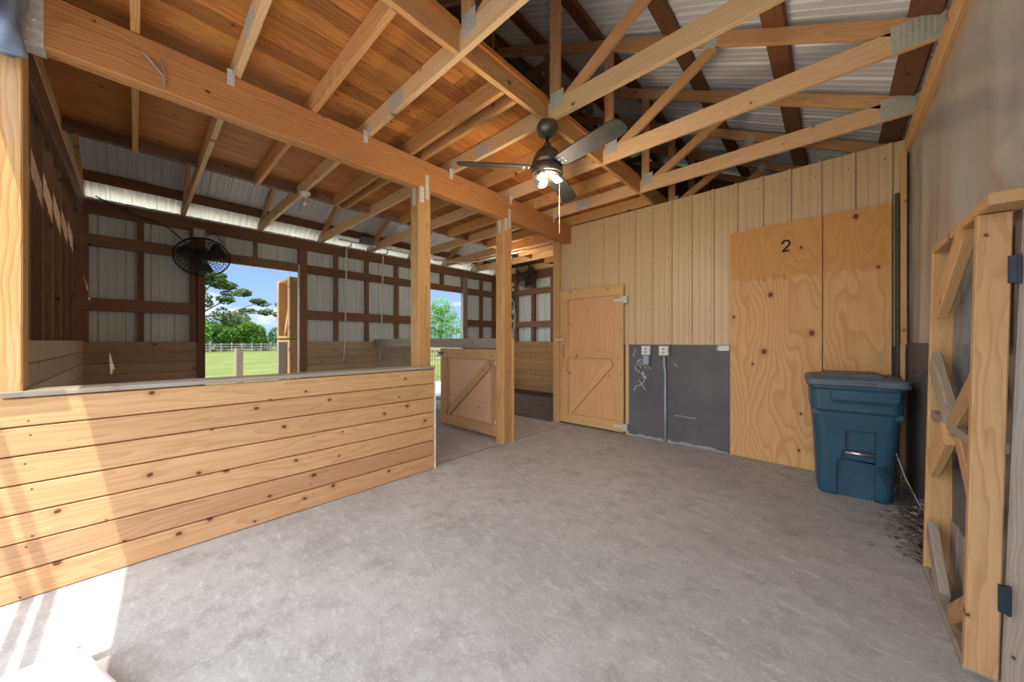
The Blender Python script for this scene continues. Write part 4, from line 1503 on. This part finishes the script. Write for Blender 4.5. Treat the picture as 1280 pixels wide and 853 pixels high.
# ------------------------------------------------------------------ outdoors
op = thing('field_post', 'short grey post standing in the grass outside the first opening', 'post', (-7.95, 1.28, -.13))
put(MB().bar((-7.95, 1.28, -.2), (-7.95, 1.28, 1.11), .115, .115, (0, 1, 0), .02), 'shaft', M['weathered'], op)
ff = thing('field_fence', 'grey post-and-rail fence across the far side of the field', 'fence', (-54, 12, -.13))
random.seed(4)
FX = -54.0
for k in range(42):
    yy = -4 + k * 1.0
    put(MB().bar((FX, yy, -.2), (FX + random.uniform(-.04, .04), yy, 1.05 + random.uniform(-.08, .08)), .14, .14, (0, 1, 0), .02), 'fence_post', M['fencewood'], ff)
for z in (.25, .55, .85):
    put(MB().bar((FX - .06, -4.2, z), (FX - .06, 37.2, z), .04, .10), 'fence_rail', M['fencewood'], ff)
fw = MB()
for k in range(160):
    yy = -4 + k * .26
    fw.tube([(FX - .1, yy, -.1), (FX - .1, yy, 1.0)], .02, 4)
put(fw, 'picket_row', M['fencewood'], ff)


def leaf_cloud(mb, c, rad, n, size, flat=1.0):
    for _ in range(n):
        while True:
            v = Vector((random.uniform(-1, 1), random.uniform(-1, 1), random.uniform(-1, 1)))
            if .25 < v.length < 1:
                break
        v = v.normalized() * (v.length ** .35)
        p = Vector(c) + Vector((v.x * rad[0], v.y * rad[1], v.z * rad[2]))
        s = size * random.uniform(.6, 1.3)
        q = Matrix.Rotation(random.uniform(0, 6.28), 3, 'Z') @ Matrix.Rotation(random.uniform(-1.2, 1.2), 3, 'X') @ Matrix.Rotation(random.uniform(0, 6.28), 3, 'Z')
        pts = [q @ Vector(k) * s + p for k in ((-1, 0, 0), (0, -.5, .1), (1, 0, 0), (0, .5, .1))]
        mb.quad(*pts)


def shrub(label, x, y, r, h, mat, n=1500, size=.16, group='hedge shrubs beyond the field'):
    t_ = thing('shrub', label, 'shrub', (x, y, -.13), group)
    m_ = MB()
    for k in range(9):
        a = random.uniform(0, 6.28)
        q = random.uniform(0, .65)
        hh = random.uniform(.25, .8) * h
        leaf_cloud(m_, (x + r * q * math.cos(a), y + r * q * math.sin(a), hh - .1), (r * .5, r * .5, h * .28), n // 9, size)
    put(m_, 'foliage', M[mat], t_)
    s_ = MB()
    for k in range(4):
        a = random.uniform(0, 6.28)
        s_.tube([(x, y, -.15), (x + .3 * r * math.cos(a), y + .3 * r * math.sin(a), h * .3), (x + .5 * r * math.cos(a), y + .5 * r * math.sin(a), h * .6)], [.06, .04, .02], 5)
    put(s_, 'stem', M['bark'], t_)


random.seed(31)
SH = [(-60, 1.5, 2.4, 3.6, 'leaf_bright', 'bright green rounded shrub behind the fence at left of the first opening'),
      (-58.5, 5.2, 2.4, 3.9, 'leaf_bright', 'tall bright shrub behind the fence below the umbrella-shaped tree'),
      (-61, 8.2, 2.6, 3.2, 'leaf', 'middle green shrub behind the fence seen through the first opening'),
      (-60, 11.6, 2.7, 3.0, 'leaf', 'low green shrub behind the fence right of the umbrella-shaped tree'),
      (-60, 15.2, 2.7, 3.3, 'leaf', 'green shrub behind the fence beside the open dutch door'),
      (-61, 19.0, 3.0, 4.0, 'leaf', 'large green shrub behind the fence hidden by the dutch door'),
      (-63, 24, 3.2, 4.2, 'leaf', 'far green shrub behind the fence past the dutch door')]
for x, y, r, h, mt, lab in SH:
    shrub(lab, x, y, r * .78, h * 1.25, mt, 6000, .2)
for k, (x, y, r, h) in enumerate(((-76, 2.5, 3.6, 6.6), (-76, 11.5, 3.6, 6.2), (-76, 20.5, 3.6, 6.4))):
    shrub(['dark leafy bush standing behind the tall bright shrub', 'dark leafy bush filling the middle of first opening behind the shrubs', 'dark leafy bush right of the others behind the hedge'][k], x, y, r, h, 'leaf_dark', 5000, .28)

# umbrella-shaped pine
ut = thing('umbrella_tree', 'tall spreading flat-topped tree seen through the first wall opening', 'tree', (-62, 7.0, -.13))
T0 = Vector((-64, 6.5, -.15))
tb = MB()
trk = [T0, T0 + Vector((.1, -.1, 3)), T0 + Vector((0, -.5, 6)), T0 + Vector((.2, -1.3, 8.5))]
tb.tube(trk, [.45, .36, .26, .14], 8)
brs = [((0, -.4, 5.2), (0, 2.2, 7.2), (0, 3.6, 8.2)), ((0, -.3, 4.6), (0, 3.0, 5.6), (0, 5.8, 7.0)), ((0, -.5, 6), (0, -2.2, 8), (0, -3.2, 9.4)),
       ((0, -.8, 7), (0, .4, 8.8), (0, 1.2, 10.2)), ((0, -.6, 6.3), (0, -3, 7.2), (0, -4.6, 8.0)), ((0, 3.0, 5.6), (0, 4.6, 5.4), (0, 7.2, 5.7))]
for b3 in brs:
    pts = [T0 + Vector((random.uniform(-.5, .5), q[1], q[2])) for q in b3]
    tb.tube(pts, [.13, .08, .04], 6)
put(tb, 'trunk', M['bark'], ut)
cr = MB()
for (dy, dz, ry, rz, n) in ((3.6, 8.5, 1.3, .45, 330), (6.0, 7.2, 1.3, .4, 300), (-3.2, 9.8, 1.9, .6, 480), (1.2, 10.4, 1.9, .6, 480), (-1.0, 10.9, 1.8, .5, 450),
                            (-4.6, 8.3, 1.4, .5, 330), (2.4, 7.2, 1.0, .35, 200), (7.3, 5.8, .9, .35, 200), (5.0, 5.9, .9, .3, 160), (-1.5, 8.6, 1.3, .4, 280), (-3.0, 5.6, 1.8, 1.5, 800), (-3.6, 4.0, 1.6, 1.4, 700), (-1.0, 7.0, 1.6, .9, 500), (.4, 9.6, 1.6, .7, 450), (2.6, 9.3, 1.5, .6, 420), (2.0, 5.0, 1.5, 1.0, 420)):
    for _k in range(4):
        leaf_cloud(cr, T0 + Vector((random.uniform(-.8, .8), dy + random.uniform(-.7, .7) * ry, dz + random.uniform(-.6, .6) * rz)), (1.0, ry * .75, rz * random.uniform(.7, 1.1)), n // 2, .22)
put(cr, 'foliage', M['leaf_dark'], ut)
# small thin tree further right
st_ = thing('thin_tree', 'small thin dark tree poking above the hedge near the dutch door', 'tree', (-67, 16.5, -.13))
m_ = MB()
m_.tube([(-67, 16.6, -.15), (-67, 16.5, 4), (-67, 16.6, 6.6)], [.22, .14, .06], 6)
put(m_, 'trunk', M['bark'], st_)
m_ = MB()
for (dy, dz, r_) in ((0, 7.2, 1.0), (.8, 6.0, .8), (-.7, 5.6, .7), (1.5, 5.0, .9), (2.6, 6.4, 1.3), (3.4, 5.4, 1.5)):
    leaf_cloud(m_, (-67, 16.5 + dy, dz), (1, r_, r_ * .6), 200, .2)
put(m_, 'foliage', M['leaf_dark'], st_)

# bright green tree through the second opening
gt_ = thing('leafy_tree', 'bright green rounded tree seen through the second wall opening', 'tree', (-24.9, 17.9, -.13))
m_ = MB()
m_.tube([(-24.9, 17.9, -.2), (-24.9, 17.9, 1.6), (-24.8, 18.0, 3)], [.14, .11, .06], 8)
put(m_, 'trunk', M['bark'], gt_)
m_ = MB()
for (dx, dz, r_) in ((0, 4.2, .85), (-.5, 3.5, .9), (.5, 3.6, .9), (0, 3.0, 1.2), (-.7, 2.6, 1.0), (.8, 2.6, 1.05), (0, 2.0, 1.2), (-.8, 1.7, .9), (.9, 1.7, .9), (0, 1.2, 1.0)):
    leaf_cloud(m_, (-24.9 + dx * .75, 17.9 + dx * .75, dz), (r_, r_, r_ * .85), 750, .085)
put(m_, 'foliage', M['leaf_bright'], gt_)
random.seed(77)
for k, (x, y, r, h) in enumerate(((-34, 30, 2.4, 1.6), (-36, 24, 2.2, 1.4), (-30, 33, 2.4, 1.5))):
    shrub(['low distant bush behind the bright green tree', 'low distant bush left of the bright green tree', 'low distant bush right of the bright green tree'][k], x, y, r, h, 'leaf', 700, .14, 'bushes behind the bright tree')
rf = thing('paddock_fence', 'two-rail grey paddock fence outside the second wall opening', 'fence', (-10.5, 8, -.13))
for k in range(5):
    yy = 5.0 + k * 2.0
    put(MB().bar((-11 - .4 * k, yy, -.2), (-11 - .4 * k, yy, 1.12), .10, .10, (0, 1, 0), .01), 'fence_post', M['weathered'], rf)
for z in (.95, .55):
    put(MB().bar((-10.94, 4.9, z), (-12.6, 13.1, z), .035, .12), 'fence_rail', M['weathered'], rf)
